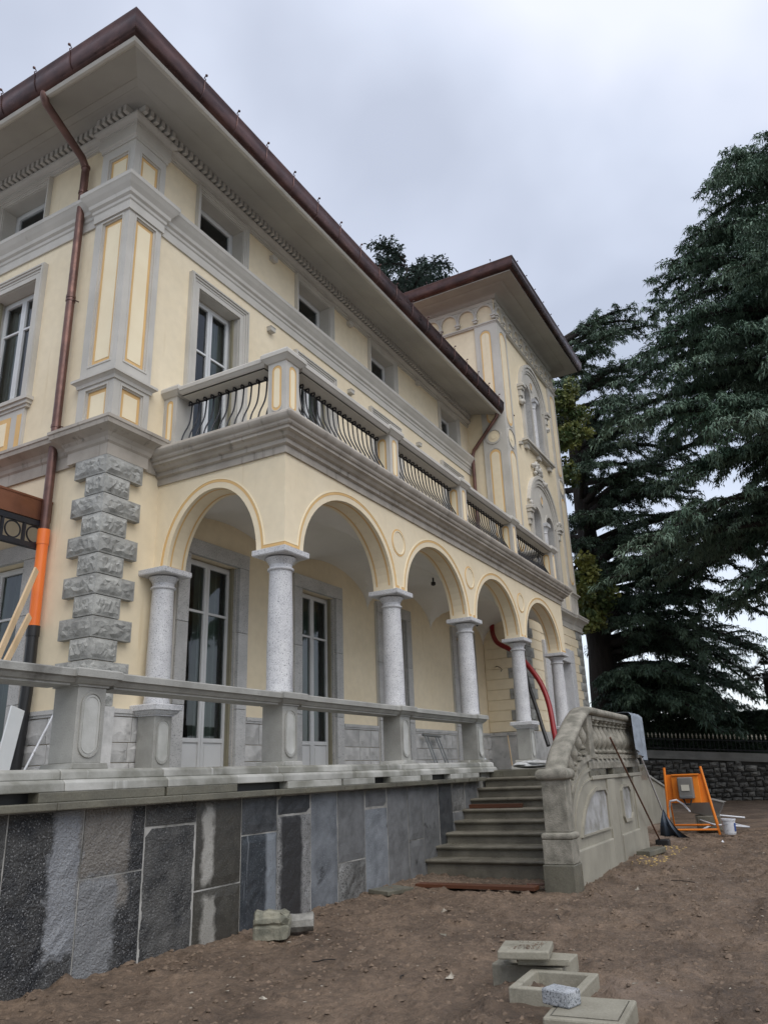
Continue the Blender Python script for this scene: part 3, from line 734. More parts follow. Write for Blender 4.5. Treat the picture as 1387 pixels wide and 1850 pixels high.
def band_strip(T, pts_in, pts_out, v, name, m, v0=-.004):
    """flat raised strip between two polylines (u,z)"""
    b = MB(T); n = len(pts_in)
    for P, Q, vv in ((pts_in, pts_out, v),):
        vs = [(p[0], vv, p[1]) for p in P] + [(q[0], vv, q[1]) for q in Q] + [(p[0], v0, p[1]) for p in P] + [(q[0], v0, q[1]) for q in Q]
        fs = []
        for i in range(n - 1):
            fs += [(i, i + 1, n + i + 1, n + i), (i, 2 * n + i, 2 * n + i + 1, i + 1), (n + i, n + i + 1, 3 * n + i + 1, 3 * n + i)]
        fs += [(0, n, 3 * n, 2 * n), (n - 1, 2 * n - 1, 4 * n - 1, 3 * n - 1)]
        b.add(vs, fs)
    return b.build(name, m, villa)
def arch_bands(T, a, c, ul, ur):
    """ochre line round an arch that runs out level over the capitals to ul / ur; thin pale bead outside it"""
    cc, h = (a + c) / 2, (c - a) / 2
    def line(off, zoff):
        P = [(ul - 0, ZS + zoff), (cc - h - off, ZS + zoff)] if ul < cc - h - off - .001 else []
        P = P + arch_pts(cc, h + off, ZK - ZS + off - zoff * .0, ZS, 36)[0:]
        P[len(P) - 37] = (cc - h - off, ZS + zoff); P[-1] = (cc + h + off, ZS + zoff)
        if ur > cc + h + off + .001: P.append((ur, ZS + zoff))
        return P
    L = lambda off, zo: line(off, zo)
    def fit(A, B): return (A, B) if len(A) == len(B) else (A[-len(B):], B[-len(A):])
    A, B = fit(L(.085, .045), L(.125, .085)); band_strip(T, A, B, .004, 'arch_ochre_line', ORA)
    A, B = fit(L(.125, .085), L(.142, .102)); band_strip(T, A, B, .009, 'arch_pale_bead', CRE)
for k, (a, c) in enumerate(OPEN):
    ul = 0.0 if k == 0 else a - .20
    ur = c + .20 if k < 3 else LX
    arch_bands(TF, a, c, ul, ur)
arch_bands(TS, SOP[0], SOP[1], 0.0, SOP[1] + .15)
# soffit panels: an ochre line frame on each intrados
def intrados(T, a, c):
    cc, h = (a + c) / 2, (c - a) / 2
    for v0, v1 in ((-.055, -.085), (-LT + .085, -LT + .055)):
        P = arch_pts(cc, h - .0035, ZK - ZS - .0035, ZS, 36)
        P[0] = (cc - h + .0035, ZS + .06); P[-1] = (cc + h - .0035, ZS + .06)
        b = MB(T); n = len(P)
        b.add([(p[0], v0, p[1]) for p in P] + [(p[0], v1, p[1]) for p in P], [(i, i + 1, n + i + 1, n + i) for i in range(n - 1)])
        b.build('intrados_ochre_line', ORA, villa)
    for s in (-1, 1):
        u = cc + s * (h - .0035)
        MB(T).add([(u, -.085, ZS + .06), (u, -LT + .085, ZS + .06), (u, -LT + .085, ZS + .09), (u, -.085, ZS + .09)], [(0, 1, 2, 3)]).build('intrados_ochre_line', ORA, villa)
for a, c in OPEN: intrados(TF, a, c)
intrados(TS, *SOP)
# medallions
for k in (1, 2, 3):
    cx, cz = k * S + .175, 3.69
    ring = lambda r0, r1: ([(cx + r0 * math.cos(t * math.pi / 18), cz + r0 * math.sin(t * math.pi / 18)) for t in range(37)], [(cx + r1 * math.cos(t * math.pi / 18), cz + r1 * math.sin(t * math.pi / 18)) for t in range(37)])
    A, B = ring(.205, .235); band_strip(TF, A, B, .006, 'medallion_line', ORA)
    A, B = ring(.190, .205); band_strip(TF, A, B, .012, 'medallion_bead', CRE)

# vault
def vault_mesh():
    b = MB(); xs_all = [i * 3.03 for i in range(5)]; xs_all[4] = TX - .001; y0, y1 = LT, YW
    for k in range(4):
        x0, x1 = xs_all[k], xs_all[k + 1]; nx, ny = 30, 18; vs = []; fs = []
        for i in range(nx + 1):
            for j in range(ny + 1):
                s = i / nx * 2 - 1; t = j / ny * 2 - 1
                s_ = math.sin(s * math.pi / 2); t_ = math.sin(t * math.pi / 2)
                zx = 3.28 + .74 * math.sqrt(max(0, 1 - s_ * s_)); zy = 3.28 + .74 * math.sqrt(max(0, 1 - t_ * t_))
                vs.append(((x0 + x1) / 2 + s_ * (x1 - x0) / 2, (y0 + y1) / 2 + t_ * (y1 - y0) / 2, max(zx, zy)))
        for i in range(nx):
            for j in range(ny):
                q = i * (ny + 1) + j; fs.append((q, q + 1, q + ny + 2, q + ny + 1))
        b.add(vs, fs)
    return b.build('vaulted_ceiling', VAULT, villa, smooth=22)
vault_mesh()
MB().box(0.01, LX - .01, 0.01, YW, 4.12, ZT - .002).build('balcony_slab', VAULT, villa)
# balcony cornice (front, left return)
PR_BAL = [(-.05, 4.19), (.03, 4.19), (.03, 4.29), (.055, 4.30), (.075, 4.31), (.075, 4.37), (.12, 4.39), (.15, 4.43), (.20, 4.45), (.20, 4.49),
          (.225, 4.50), (.24, 4.52), (.245, 4.55), (.275, 4.57), (.295, 4.60), (.30, 4.63), (.29, 4.66), (.265, 4.685), (.23, 4.69), (-.3, 4.705), (-.3, 4.19)]
PB = [(0, YW - .0), (0, 0), (LX, 0), (LX, TY)]
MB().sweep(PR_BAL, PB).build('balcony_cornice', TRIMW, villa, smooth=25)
MB().box(.2, LX - .2, .2, YW, 4.60, 4.712).build('balcony_floor', CON, villa)
# balcony balustrade: pedestals with arched panels, rail, iron work
def arched_panel(T, u0, u1, z0, z1, v, m, name, parent, both=True, inset=0, thick=.006):
    u0 += inset; u1 -= inset; z0 += inset; z1 -= inset; r = (u1 - u0) / 2; c = (u0 + u1) / 2
    top = [(c + r * math.cos(math.pi * i / 12), z1 - r + r * math.sin(math.pi * i / 12)) for i in range(13)]
    bot = [(c - r * math.cos(math.pi * i / 12), z0 + r - r * math.sin(math.pi * i / 12)) for i in range(13)] if both else [(u0, z0), (u1, z0)]
    P = top + bot; n = len(P)
    b = MB(T); b.add([(p[0], v, p[1]) for p in P] + [(p[0], v - thick - .004, p[1]) for p in P], [tuple(range(n))] + [(i, (i + 1) % n, n + (i + 1) % n, n + i) for i in range(n)])
    return b.build(name, m, parent)
def panel_ring(T, u0, u1, z0, z1, v, w, m, name, parent):
    def outline(i):
        a0, a1, b0, b1 = u0 + i, u1 - i, z0 + i, z1 - i; r = (a1 - a0) / 2; c = (a0 + a1) / 2
        P = [(c + r * math.cos(math.pi * t / 12), b1 - r + r * math.sin(math.pi * t / 12)) for t in range(13)] + [(c - r * math.cos(math.pi * t / 12), b0 + r - r * math.sin(math.pi * t / 12)) for t in range(13)]
        return P
    A, B = outline(w), outline(0); n = len(A); b = MB(T)
    b.add([(p[0], v, p[1]) for p in A] + [(p[0], v, p[1]) for p in B] + [(p[0], v - .02, p[1]) for p in A] + [(p[0], v - .02, p[1]) for p in B],
          [f for i in range(n) for f in ((i, (i + 1) % n, n + (i + 1) % n, n + i), (i, (i + 1) % n, 2 * n + (i + 1) % n, 2 * n + i), (n + i, n + (i + 1) % n, 3 * n + (i + 1) % n, 3 * n + i))])
    return b.build(name, m, parent)
def balc_post(x0, y0, w=.31, d=.31, faces=('f', 'l')):
    z0, z1 = 4.78, 5.64
    o = MB().box(x0, x0 + w, y0, y0 + d, 4.70, z1).build('balcony_post', TRIM, villa)
    for fc in faces:
        T = (lambda u, v, z: (x0 + u, y0 - v, z)) if fc == 'f' else (lambda u, v, z: (x0 - v, y0 + u, z))
        W = w if fc == 'f' else d
        panel_ring(T, .055, W - .055, z0 + .07, z1 - .05, .008, .016, TRIM, 'panel_bead', o)
        arched_panel(T, .071, W - .071, z0 + .086, z1 - .066, .003, ORA, 'panel_border', o)
        arched_panel(T, .105, W - .105, z0 + .13, z1 - .11, .006, CRE, 'panel_field', o)
CAPP = [(0, 5.625), (.02, 5.63), (.045, 5.66), (.07, 5.69), (.085, 5.70), (.085, 5.755), (.06, 5.79), (0, 5.80)]
RAILP = [(.0, 5.60), (.0, 5.62), (.02, 5.635), (.05, 5.67), (.065, 5.68), (.065, 5.735), (.04, 5.765), (0, 5.77)]
def cap(x0, x1, y0, y1, prof, name, m, parent, **k):
    P = [(x0, y1), (x0, y0), (x1, y0), (x1, y1)]
    b = MB(); b.sweep(prof, P, closed=True); zt = prof[-1][1]; zb = prof[0][1]
    b.add([(x0, y0, zt), (x1, y0, zt), (x1, y1, zt), (x0, y1, zt)], [(0, 1, 2, 3)])
    b.add([(x0, y0, zb), (x1, y0, zb), (x1, y1, zb), (x0, y1, zb)], [(0, 1, 2, 3)])
    return b.build(name, m, parent, **k)
for k in range(5):
    x = k * S if k < 4 else 12.15
    balc_post(x, 0)
    cap(x, x + .31, 0, .31, CAPP, 'post_cap', TRIM, villa)
    if k < 4:
        x2 = ((k + 1) * S if k < 3 else 12.15)
        cap(x + .40, x2 - .09, 0.01, .30, RAILP, 'balcony_rail', TRIM, villa)
# left return: half post against the wall and rail
balc_post(0.0, 2.05, .31, .27, faces=('l',))
cap(0.0, .31, 2.05, 2.32, CAPP, 'post_cap', TRIM, villa)
cap(.01, .30, .40, 1.96, RAILP, 'balcony_rail', TRIM, villa)
cap(12.16, 12.45, .40, TY - .02, RAILP, 'balcony_rail', TRIM, villa)
# iron bars: goose-belly shape; local frame: x = along rail, y = outward(-), z up
def scroll(cx, cz, r0, a0, turns, n=9, s=1):
    return [(0, cx + r0 * (1 - .55 * i / n) * math.cos(a0 + s * turns * 2 * math.pi * i / n), cz + r0 * (1 - .55 * i / n) * math.sin(a0 + s * turns * 2 * math.pi * i / n)) for i in range(n + 1)]
bar = MB(); pts = []
for i in range(15):
    t = i / 14; z = 4.735 + t * .83
    y = -.205 * (1 / (1 + math.exp((t - .42) * 9))) - .012 * math.sin(t * math.pi)
    pts.append((0, y + .10, z))
bar.tube(pts, [.0125] * 15, 6)
bar.tube([(0, .10, 5.56)] + scroll(.062, 5.565, .042, 0, .85, 9, 1), .014, 5)
bar.tube([(0, -.105, 4.745)] + scroll(-.07, 4.745, .032, math.pi, .8, 8, 1), .013, 5)
bar.lathe([(0, -.024), (.022, -.010), (.022, .010), (0, .024)], 6, (0, -.10, 4.82))
bar_me = None
def iron_bay(ax, ay, bx, by, rotz, n):
    """bars between two points along the centre line"""
    d = Vector((bx - ax, by - ay)); L = d.length; d.normalize()
    fr = MB()
    nrm = Vector((d.y, -d.x))
    P = lambda s, off, z: (ax + d.x * s + nrm.x * off, ay + d.y * s + nrm.y * off, z)
    for off, z, hw, hh in ((-.10, 5.575, .012, .008), (.115, 4.735, .012, .007)):
        a, c = P(0, off, z), P(L, off, z)
        vs = []
        for q in (0, L):
            for o1 in (-hw, hw):
                for z1 in (-hh, hh): vs.append(P(q, off + o1, z + z1))
        fr.add(vs, [(0, 1, 3, 2), (4, 6, 7, 5), (0, 4, 5, 1), (2, 3, 7, 6), (0, 2, 6, 4), (1, 5, 7, 3)])
    root = fr.build('iron_railing', IRON, villa)
    global bar_me
    for i in range(n):
        s = L * (i + .5) / n
        at = (ax + d.x * s, ay + d.y * s, 0)
        if bar_me is None:
            o = bar.build('railing_bar', IRON, root, at=(0, 0, 0)); bar_me = o.data
            o.location = at
        else:
            o = bpy.data.objects.new('railing_bar', bar_me); C.objects.link(o); o.parent = root; o.location = at
        o.rotation_euler = (0, 0, rotz)
for k in range(4):
    x = k * S + .31; x2 = ((k + 1) * S if k < 3 else 12.15)
    iron_bay(x, .155, x2, .155, 0, 18)
iron_bay(.155, 2.05, .155, .31, -math.pi / 2, 12)
iron_bay(12.31, .33, 12.31, TY, math.pi / 2, 5)

# columns
shaft = [(.168, .99), (.172, 1.0), (.172, 1.05), (.165, 1.075), (.166, 1.5), (.158, 2.1), (.148, 2.56), (.150, 2.575)]
colp = [(0, .975)] + shaft + [(.170, 2.58), (.176, 2.595), (.170, 2.61), (.150, 2.615), (.150, 2.66), (.155, 2.665), (.160, 2.672), (.172, 2.70), (.197, 2.73), (.203, 2.745), (0, 2.745)]
COLX = [k * S + .155 for k in range(4)] + [12.19]
colm = MB().lathe(colp, 40)
colr = None
for i, (cx, cy) in enumerate([(x, .17) for x in COLX] + [(.0, 2.10)]):
    if colr is None: colr = colm.build('column', GRA, villa, at=(0, 0, 0), smooth=35); o = colr
    else: o = bpy.data.objects.new('column', colr.data); C.objects.link(o); o.parent = villa
    o.location = (cx, cy, 0); WPOS[o.name] = Vector((cx, cy, 0))
    hw = .255
    b = MB().box(cx - .21, cx + .21, cy - .21, cy + .21, 2.745, 2.77)
    ab = cap(cx - .21, cx + .21, cy - .21, cy + .21, [(0, 2.762), (.048, 2.763), (.060, 2.778), (.060, 2.845), (0, 2.8455)], 'abacus', GRA, o, bevel=.004)

# ---- hanging wire and gear in the vault
MB().tube([(9.6, 1.3, 4.0), (9.6, 1.29, 3.7), (9.61, 1.3, 3.40)], .008, 5).lathe([(0, -.03), (.025, -.02), (.025, .02), (0, .03)], 8, (9.61, 1.3, 3.38)).build('ceiling_cable', BLP, villa)
MB().tube([(6.8, 1.1, 3.98), (6.8, 1.1, 3.90)], .02, 6).lathe([(0, -.06), (.05, -.04), (.05, .02), (0, .05)], 10, (6.8, 1.1, 3.86)).build('ceiling_lamp_socket', BLP, villa)
MB().tube([(TX - .01, 2.0, 2.7), (TX - .08, 1.95, 2.72), (TX - .1, 1.85, 2.68), (TX - .05, 1.8, 2.62), (TX - .08, 1.83, 2.56)], .008, 5).build('loose_cable', BLP, villa)

# ================================================================== TOWER
GRV = [.955 + i * QH for i in range(13)]
def rustic(T, u0, u1, holes, name='rusticated_course'):
    """plaster courses with open joints; each course an object"""
    for i in range(12):
        z0, z1 = GRV[i] + .008, GRV[i + 1] - .008
        x = u0
        for (a, c, e, f) in sorted(holes):
            if z1 > e and z0 < f:
                if a > x: MB(T).box(x, a, -.02, .02, z0, z1).build(name, YEL, villa, bevel=.004)
                x = max(x, c)
        if x < u1: MB(T).box(x, u1, -.02, .02, z0, z1).build(name, YEL, villa, bevel=.004)
def arch_hole_wall(T, u0, u1, z0, z1, rects, archs, depth, name, m):
    """wall with arched openings (a,c,z0,zspring) and rectangular holes; coarse grid with fan cells round arches"""
    holes = list(rects) + [(a, c, e, f + (c - a) / 2) for a, c, e, f in archs]
    o = wall_holes(T, u0, u1, z0, z1, holes, .001, name, m, villa)
    for a, c, e, f in archs:
        r = (c - a) / 2; cc = (a + c) / 2; zt = f + r; n = 20
        P = [(cc - r * math.cos(math.pi * i / n), f + r * math.sin(math.pi * i / n)) for i in range(n + 1)]
        b = MB(T)
        for p, q in zip(P[:-1], P[1:]):
            b.add([(p[0], 0, p[1]), (q[0], 0, q[1]), (q[0], 0, zt), (p[0], 0, zt)], [(0, 1, 2, 3)])
            b.add([(p[0], 0, p[1]), (q[0], 0, q[1]), (q[0], -depth, q[1]), (p[0], -depth, p[1])], [(0, 1, 2, 3)])
        b.add([(a, 0, e), (a, 0, f), (a, -depth, f), (a, -depth, e), (c, 0, e), (c, 0, f), (c, -depth, f), (c, -depth, e)], [(0, 1, 2, 3), (4, 5, 6, 7), (0, 4, 7, 3)])
        b.build('arched_reveal', GRAD, villa, smooth=30)
    return o
UT = [(14.62, 15.34, 10.10, 12.02), (15.70, 16.42, 10.10, 12.02)]
LWN = [(14.25, 14.95, 4.9, 7.62), (15.75, 16.45, 4.9, 7.62)]
LWN = [(14.35, 15.15, 4.72, 7.50), (15.65, 16.45, 4.72, 7.50)]
TD = (14.45, 16.60, 0.0, 3.14)
arch_hole_wall(ftow, TX, TX2, -1.5, 14.6, [TD], UT + LWN, .35, 'wall', YEL)
wall_holes(ftl, TY, YW + 6, -.1, 14.6, [], .1, 'wall', YEL, villa)
MB().box(TX2 - .25, TX2 - .0, TY + .003, YW + 6, -1.6, 14.6).build('wall', YEL, villa)
rustic(ftow, TX + .02, TX2 - .02, [(TD[0] - .48, TD[1] + .48, 0, 3.58)])
rustic(ftl, TY + .02, YW - .02, [])
MB(ftow).box(TX, TD[0] - .5, -.02, .03, 0, .945).build('tower_plinth', DADO, villa); MB(ftow).box(TD[1] + .5, TX2, -.02, .03, -1.4, .945).build('tower_plinth', DADO, villa)
MB(ftl).box(TY, YW, -.02, .03, 0, .945).box(TY - .03, YW, -.02, .06, .86, .945).build('tower_plinth', DADO, villa)
for k in range(12):
    lng = k % 2 == 1
    quoin_course(TX, TY, .955 + k * QH, QH, .66 if lng else .44, .52 if lng else .32, 60 + k, nx=5, ny=4)
    quoin_course(TX2, TY, .955 + k * QH, QH, .66 if lng else .44, .52 if lng else .32, 90 + k, nx=5, ny=4, mirror=True)
# door
for s in (0, 1):
    u0, u1 = (TD[0] - .46, TD[0]) if s == 0 else (TD[1], TD[1] + .46)
    MB(ftow).box(u0, u1, -.3, .09, 0, 3.14).build('jamb_stone', GRA, villa, bevel=.01)
MB(ftow).box(TD[0] - .46, TD[1] + .46, -.3, .092, 3.143, 3.57).build('lintel_stone', GRA, villa, bevel=.01)
casement(ftow, TD[0], TD[1], 0, 3.14, -.2, DFR, villa, trans=.75, panel=.5, name='french_door')
room(ftow, TD[0], TD[1], 0, 3.14, .36).build('room_interior', DARKI, villa)
MB(ftow).box(TD[0] - .3, TD[0] - .002, -.37, -.301, 0, 3.3).box(TD[1] + .002, TD[1] + .3, -.37, -.301, 0, 3.3).build('door_backing', DARKI, villa)
for a, c, e, f in UT + LWN:
    casement(ftow, a, c, e, f + .37, -.28, WIN, villa, leaves=2, trans=.62, fr=.04)
    room(ftow, a, c, e, f + .4, .351, back=1.2).build('room_interior', DARKI, villa)
# hoods over the twin windows: concentric mouldings
def hood(cc, r, zs, w, v, m, name, z_drop=0.0):
    n = 26; b = MB(ftow)
    A = [(cc - r * math.cos(math.pi * i / n), zs + r * math.sin(math.pi * i / n)) for i in range(n + 1)]
    B = [(cc - (r + w) * math.cos(math.pi * i / n), zs + (r + w) * math.sin(math.pi * i / n)) for i in range(n + 1)]
    if z_drop:
        A = [(cc - r, zs - z_drop)] + A + [(cc + r, zs - z_drop)]; B = [(cc - r - w, zs - z_drop)] + B + [(cc + r + w, zs - z_drop)]
    return band_strip(ftow, A, B, v, name, m, v0=-.01)
for cc, zs, sc in ((15.52, 11.95, 1.0), (15.40, 7.62, 1.12)):
    hood(cc, 1.22 * sc, zs, .10 * sc, .13, TRIM, 'arch_hood', .0)
    hood(cc, 1.10 * sc, zs, .12 * sc, .09, TRIM, 'arch_hood', 2.0 if sc == 1.0 else 2.7)
    hood(cc, 1.03 * sc, zs, .07 * sc, .06, TRIM, 'arch_hood')
    # tympanum in pale stucco with a small oculus
    n = 24; R = 1.03 * sc
    b = MB(ftow); lst = UT if sc == 1.0 else LWN
    for i in range(n):
        t0 = -1 + 2 * i / n; t1 = -1 + 2 * (i + 1) / n
        x0, x1 = cc + R * t0, cc + R * t1
        def zlow(x):
            for a, c, e, f in lst:
                if a < x < c:
                    r = (c - a) / 2; return f + math.sqrt(max(0, r * r - (x - (a + c) / 2) ** 2)) + .015
            return lst[0][3] - .02
        ztop = lambda t: zs + R * math.sqrt(max(0, 1 - t * t))
        b.add([(x0, .025, min(zlow(x0), ztop(t0) + 1)), (x1, .025, zlow(x1)), (x1, .025, max(zlow(x1), ztop(t1))), (x0, .025, max(zlow(x0), ztop(t0)))], [(0, 1, 2, 3)])
    b.build('tympanum', TRIM, villa)
    A = [(cc + .10 * math.cos(t * math.pi / 10), zs + .62 * sc + .15 * math.sin(t * math.pi / 10)) for t in range(21)]
    B = [(cc + .15 * math.cos(t * math.pi / 10), zs + .62 * sc + .21 * math.sin(t * math.pi / 10)) for t in range(21)]
    band_strip(ftow, A, B, .05, 'oculus_ring', TRIM)
    arched_panel(ftow, cc - .10, cc + .10, zs + .62 * sc - .15, zs + .62 * sc + .15, .03, ORA, 'oculus_field', villa)
    for a, c, e, f in lst:
        hoodb = [(a + c) / 2, (c - a) / 2]
        n = 18
        A = [(a, e)] + [(hoodb[0] - hoodb[1] * math.cos(math.pi * i / n), f + hoodb[1] * math.sin(math.pi * i / n)) for i in range(n + 1)] + [(c, e)]
        r2 = hoodb[1] + .09
        B = [(a - .09, e)] + [(hoodb[0] - r2 * math.cos(math.pi * i / n), f + r2 * math.sin(math.pi * i / n)) for i in range(n + 1)] + [(c + .09, e)]
        band_strip(ftow, A, B, .05, 'arch_frame', TRIM)
    mc = (lst[0][1] + lst[1][0]) / 2
    b = MB(); b.lathe([(.0, lst[0][2] + .02), (.10, lst[0][2] + .02), (.10, lst[0][3] - .35), (.12, lst[0][3] - .33), (.10, lst[0][3] - .28), (.15, lst[0][3] - .12), (0, lst[0][3] - .12)], 16, (mc, TY - .02, 0))
    b.box(mc - .17, mc + .17, TY - .19, TY + .1, lst[0][3] - .12, lst[0][3] + .0)
    b.build('mullion_column', GRA, villa, smooth=40)
# sill of the upper twin window
MB(ftow).box(14.05, 16.98, -.02, .20, 9.99, 10.07).box(14.12, 16.9, -.02, .14, 9.92, 9.99).box(14.2, 14.45, -.02, .11, 9.78, 9.92).box(15.4, 15.65, -.02, .11, 9.78, 9.92).box(16.55, 16.8, -.02, .11, 9.78, 9.92).build('window_sill', TRIM, villa)
# scroll brackets at the hood ends, carved crest over the lower window
def carved(cx, cz, w, h, n, seed, name='carved_ornament', out=.13):
    r = random.Random(seed); b = MB()
    for i in range(n):
        a = r.uniform(0, math.pi * 2); q = r.random() ** .6
        x = cx + w * q * math.cos(a); z = cz + h * q * math.sin(a); s = r.uniform(.04, .09)
        b.lathe([(0, -s), (s * .8, -s * .55), (s, 0), (s * .8, s * .55), (0, s)], 7, (x, TY - out * (1 - q * .5), z))
    return b.build(name, TRIM, villa, smooth=60)
for cc, zs, r in ((15.52, 11.95, 1.27), (15.40, 7.62, 1.42)):
    for s in (-1, 1):
        x = cc + s * (r + .03)
        b = MB(ftow).box(x - .16, x + .16, -.02, .22, zs - .02, zs + .09).box(x - .13, x + .13, -.02, .17, zs - .12, zs - .02).box(x - .10, x + .10, -.02, .12, zs - .34, zs - .12).box(x - .07, x + .07, -.02, .07, zs - .50, zs - .34)
        b.build('hood_bracket', TRIM, villa, bevel=.015)
        carved(x, zs + (-.55 if zs > 10 else .22), .07 if zs > 10 else .13, .08 if zs > 10 else .17, 9, int(x * 10))
carved(15.15, 9.28, .42, .26, 42, 5)
carved(15.75, 8.98, .28, .10, 16, 6)
# pilasters of the tower
def tower_pilaster(T, a, c, cr=9.58):
    b = MB(T).box(a, c, -.02, .055, 5.68, 13.47).box(a, c, -.02, .055, 4.85, 5.54); o = b.build('tower_pilaster', TRIM, villa)
    m0, m1 = a + .13, c - .13
    for z0, z1 in ((5.92, 9.20), (9.96, 13.30)):
        panel_ring(T, m0, m1, z0, z1, .068, .025, TRIM, 'panel_bead', o)
        arched_panel(T, m0 + .05, m1 - .05, z0 + .05, z1 - .05, .061, ORA, 'panel_border', o)
        arched_panel(T, m0 + .09, m1 - .09, z0 + .13, z1 - .13, .064, YEL, 'panel_field', o)
    cc = (a + c) / 2; hh = (m1 - m0) / 2 + .03
    ring = lambda r: [(cc + r * math.cos(t * math.pi / 14), cr + r * math.sin(t * math.pi / 14)) for t in range(29)]
    for nm, r0, r1, v, m in (('medallion_bead', hh - .045, hh, .078, TRIM), ('medallion_line', .02, hh - .06, .060, YEL), ('medallion_boss', .0, .09, .072, CRE)):
        A, B = ring(r0), ring(r1)
        bb = MB(T); n = 29
        bb.add([(p[0], v, p[1]) for p in A] + [(p[0], v, p[1]) for p in B] + [(p[0], .05, p[1]) for p in B], [f for i in range(n - 1) for f in ((i, i + 1, n + i + 1, n + i), (n + i, n + i + 1, 2 * n + i + 1, 2 * n + i))])
        bb.build(nm, m, o)
    panel_ring(T, m0, m1, 4.92, 5.47, .065, .02, TRIM, 'panel_bead', o)
tower_pilaster(ftow, TX - .052, TX + .80)
tower_pilaster(ftow, TX2 - .84, TX2)
tower_pilaster(ftl, TY - .0, TY + .70)
TPATH = [(TX, YW + 6), (TX, TY), (TX2, TY), (TX2, YW + 5)]
MB().sweep([(-.02, 13.47), (.07, 13.47), (.07, 13.50), (.10, 13.51), (.10, 13.55), (.03, 13.57), (-.02, 13.57)], TPATH).build('string_course', TRIM, villa)
PTL = [(o, z) for o, z in PR_LOW]
MB().sweep(PTL, [(TX, YW - .01), (TX, TY), (TX2 - .86, TY), (TX2 - .86, TY - .055), (TX2 + .03, TY - .055), (TX2 + .03, TY + 2)]).build('string_cornice', TRIM, villa)
MB().sweep([(o + .05, z) for o, z in PR_LEDGE], [(TX, TY + .9), (TX, TY), (TX + .8, TY)]).build('pilaster_ledge', TRIM, villa)
MB().sweep([(o + .05, z) for o, z in PR_LEDGE], [(TX2 - .84, TY), (TX2, TY), (TX2, TY + 1)]).build('pilaster_ledge', TRIM, villa)
# Lombard band
def lombard(T, u0, u1, n):
    st = (u1 - u0) / n; fr = MB(T).box(u0, u1, -.02, .05, 14.22, 14.36); 
    me_arch = None
    for i in range(n):
        a, c = u0 + i * st, u0 + (i + 1) * st; cc = (a + c) / 2; r = st / 2 - .055; zs = 13.92; k = 12
        A = [(cc - r * math.cos(math.pi * j / k), zs + r * math.sin(math.pi * j / k)) for j in range(k + 1)]
        r2 = r + .055
        B = [(cc - r2 * math.cos(math.pi * j / k), zs + r2 * math.sin(math.pi * j / k)) for j in range(k + 1)]
        band_strip(T, A, B, .075, 'corbel_arch', TRIM)
        top = [(b_[0], 14.23) for b_ in B]
        b = MB(T); m = len(B); b.add([(p[0], .03, p[1]) for p in B] + [(p[0], .03, p[1]) for p in top], [(j, j + 1, m + j + 1, m + j) for j in range(m - 1)])
        b.build('arch_spandrel', TRIM, villa)
    for i in range(n + 1):
        u = u0 + i * st
        MB(T).box(u - .045, u + .045, -.02, .07, 13.76, 13.92).box(u - .085, u + .085, -.02, .13, 13.70, 13.76).box(u - .06, u + .06, -.02, .10, 13.63, 13.70).build('corbel', TRIM, villa)
    fr.build('frieze_band', TRIM, villa)
lombard(ftow, TX + .03, TX2 - .03, 11)
lombard(ftl, TY + .02, TY + .02 + .62 * 6, 6)
# coved soffit of the tower and its gutter
cove = [(-.05, 14.34), (.08, 14.34), (.08, 14.37)]
for i in range(8):
    a = math.radians(i * 90 / 7); cove.append((.10 + .40 * (1 - math.cos(a)), 14.38 + .13 * math.sin(a)))
cove += [(.56, 14.54), (.58, 14.52), (.88, 14.50), (.94, 14.50), (.94, 14.9), (-.05, 14.9)]
TP4 = [(TX, 9.5), (TX, TY), (TX2 - .42, TY), (TX2 - .42, 9.5)]
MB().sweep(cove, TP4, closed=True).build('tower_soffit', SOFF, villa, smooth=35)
gt = [(q[0] - .12, 14.53 + (q[1] - 10.24)) for q in GUT]
MB().sweep(gt, TP4, closed=True).build('tower_gutter', COP, villa, smooth=50)
rt = MB(); q = 1.02; zr = 14.88
rt.add([(TX - q, TY - q, zr), (TX2 - .42 + q, TY - q, zr), (TX2 - .42 + q, 9.5 + q, zr), (TX - q, 9.5 + q, zr), ((TX + TX2) / 2, 5.3, 16.1)], [(0, 1, 4), (1, 2, 4), (2, 3, 4), (3, 0, 4), (0, 3, 2, 1)])
rt.build('tower_roof', TILE, villa)
for i in range(9):
    o = bro.copy(); C.objects.link(o); o.parent = villa; o.location = (TX - .6 + .85 * i, TY - .86, 4.29); o.rotation_euler = (0, 0, 0)
for i in range(5):
    o = bro.copy(); C.objects.link(o); o.parent = villa; o.location = (TX - .86, TY - .4 + 1.1 * i, 4.29); o.rotation_euler = (0, 0, -math.pi / 2)
for u, z in ((13.75, 9.75), (17.2, 7.9)): fixture(ftow, u, z)
# tower downpipe
dp = MB().tube([(TX - .22, YD - 1.05, 10.30), (TX - .23, YD - 1.0, 10.10), (TX - .16, YD - .55, 9.66), (TX - .10, YD - .14, 9.25), (TX - .10, YD - .09, 9.1), (TX - .10, YD - .09, 4.9)], .055, 12)
dp.build('downpipe', PIPE, villa, smooth=60)

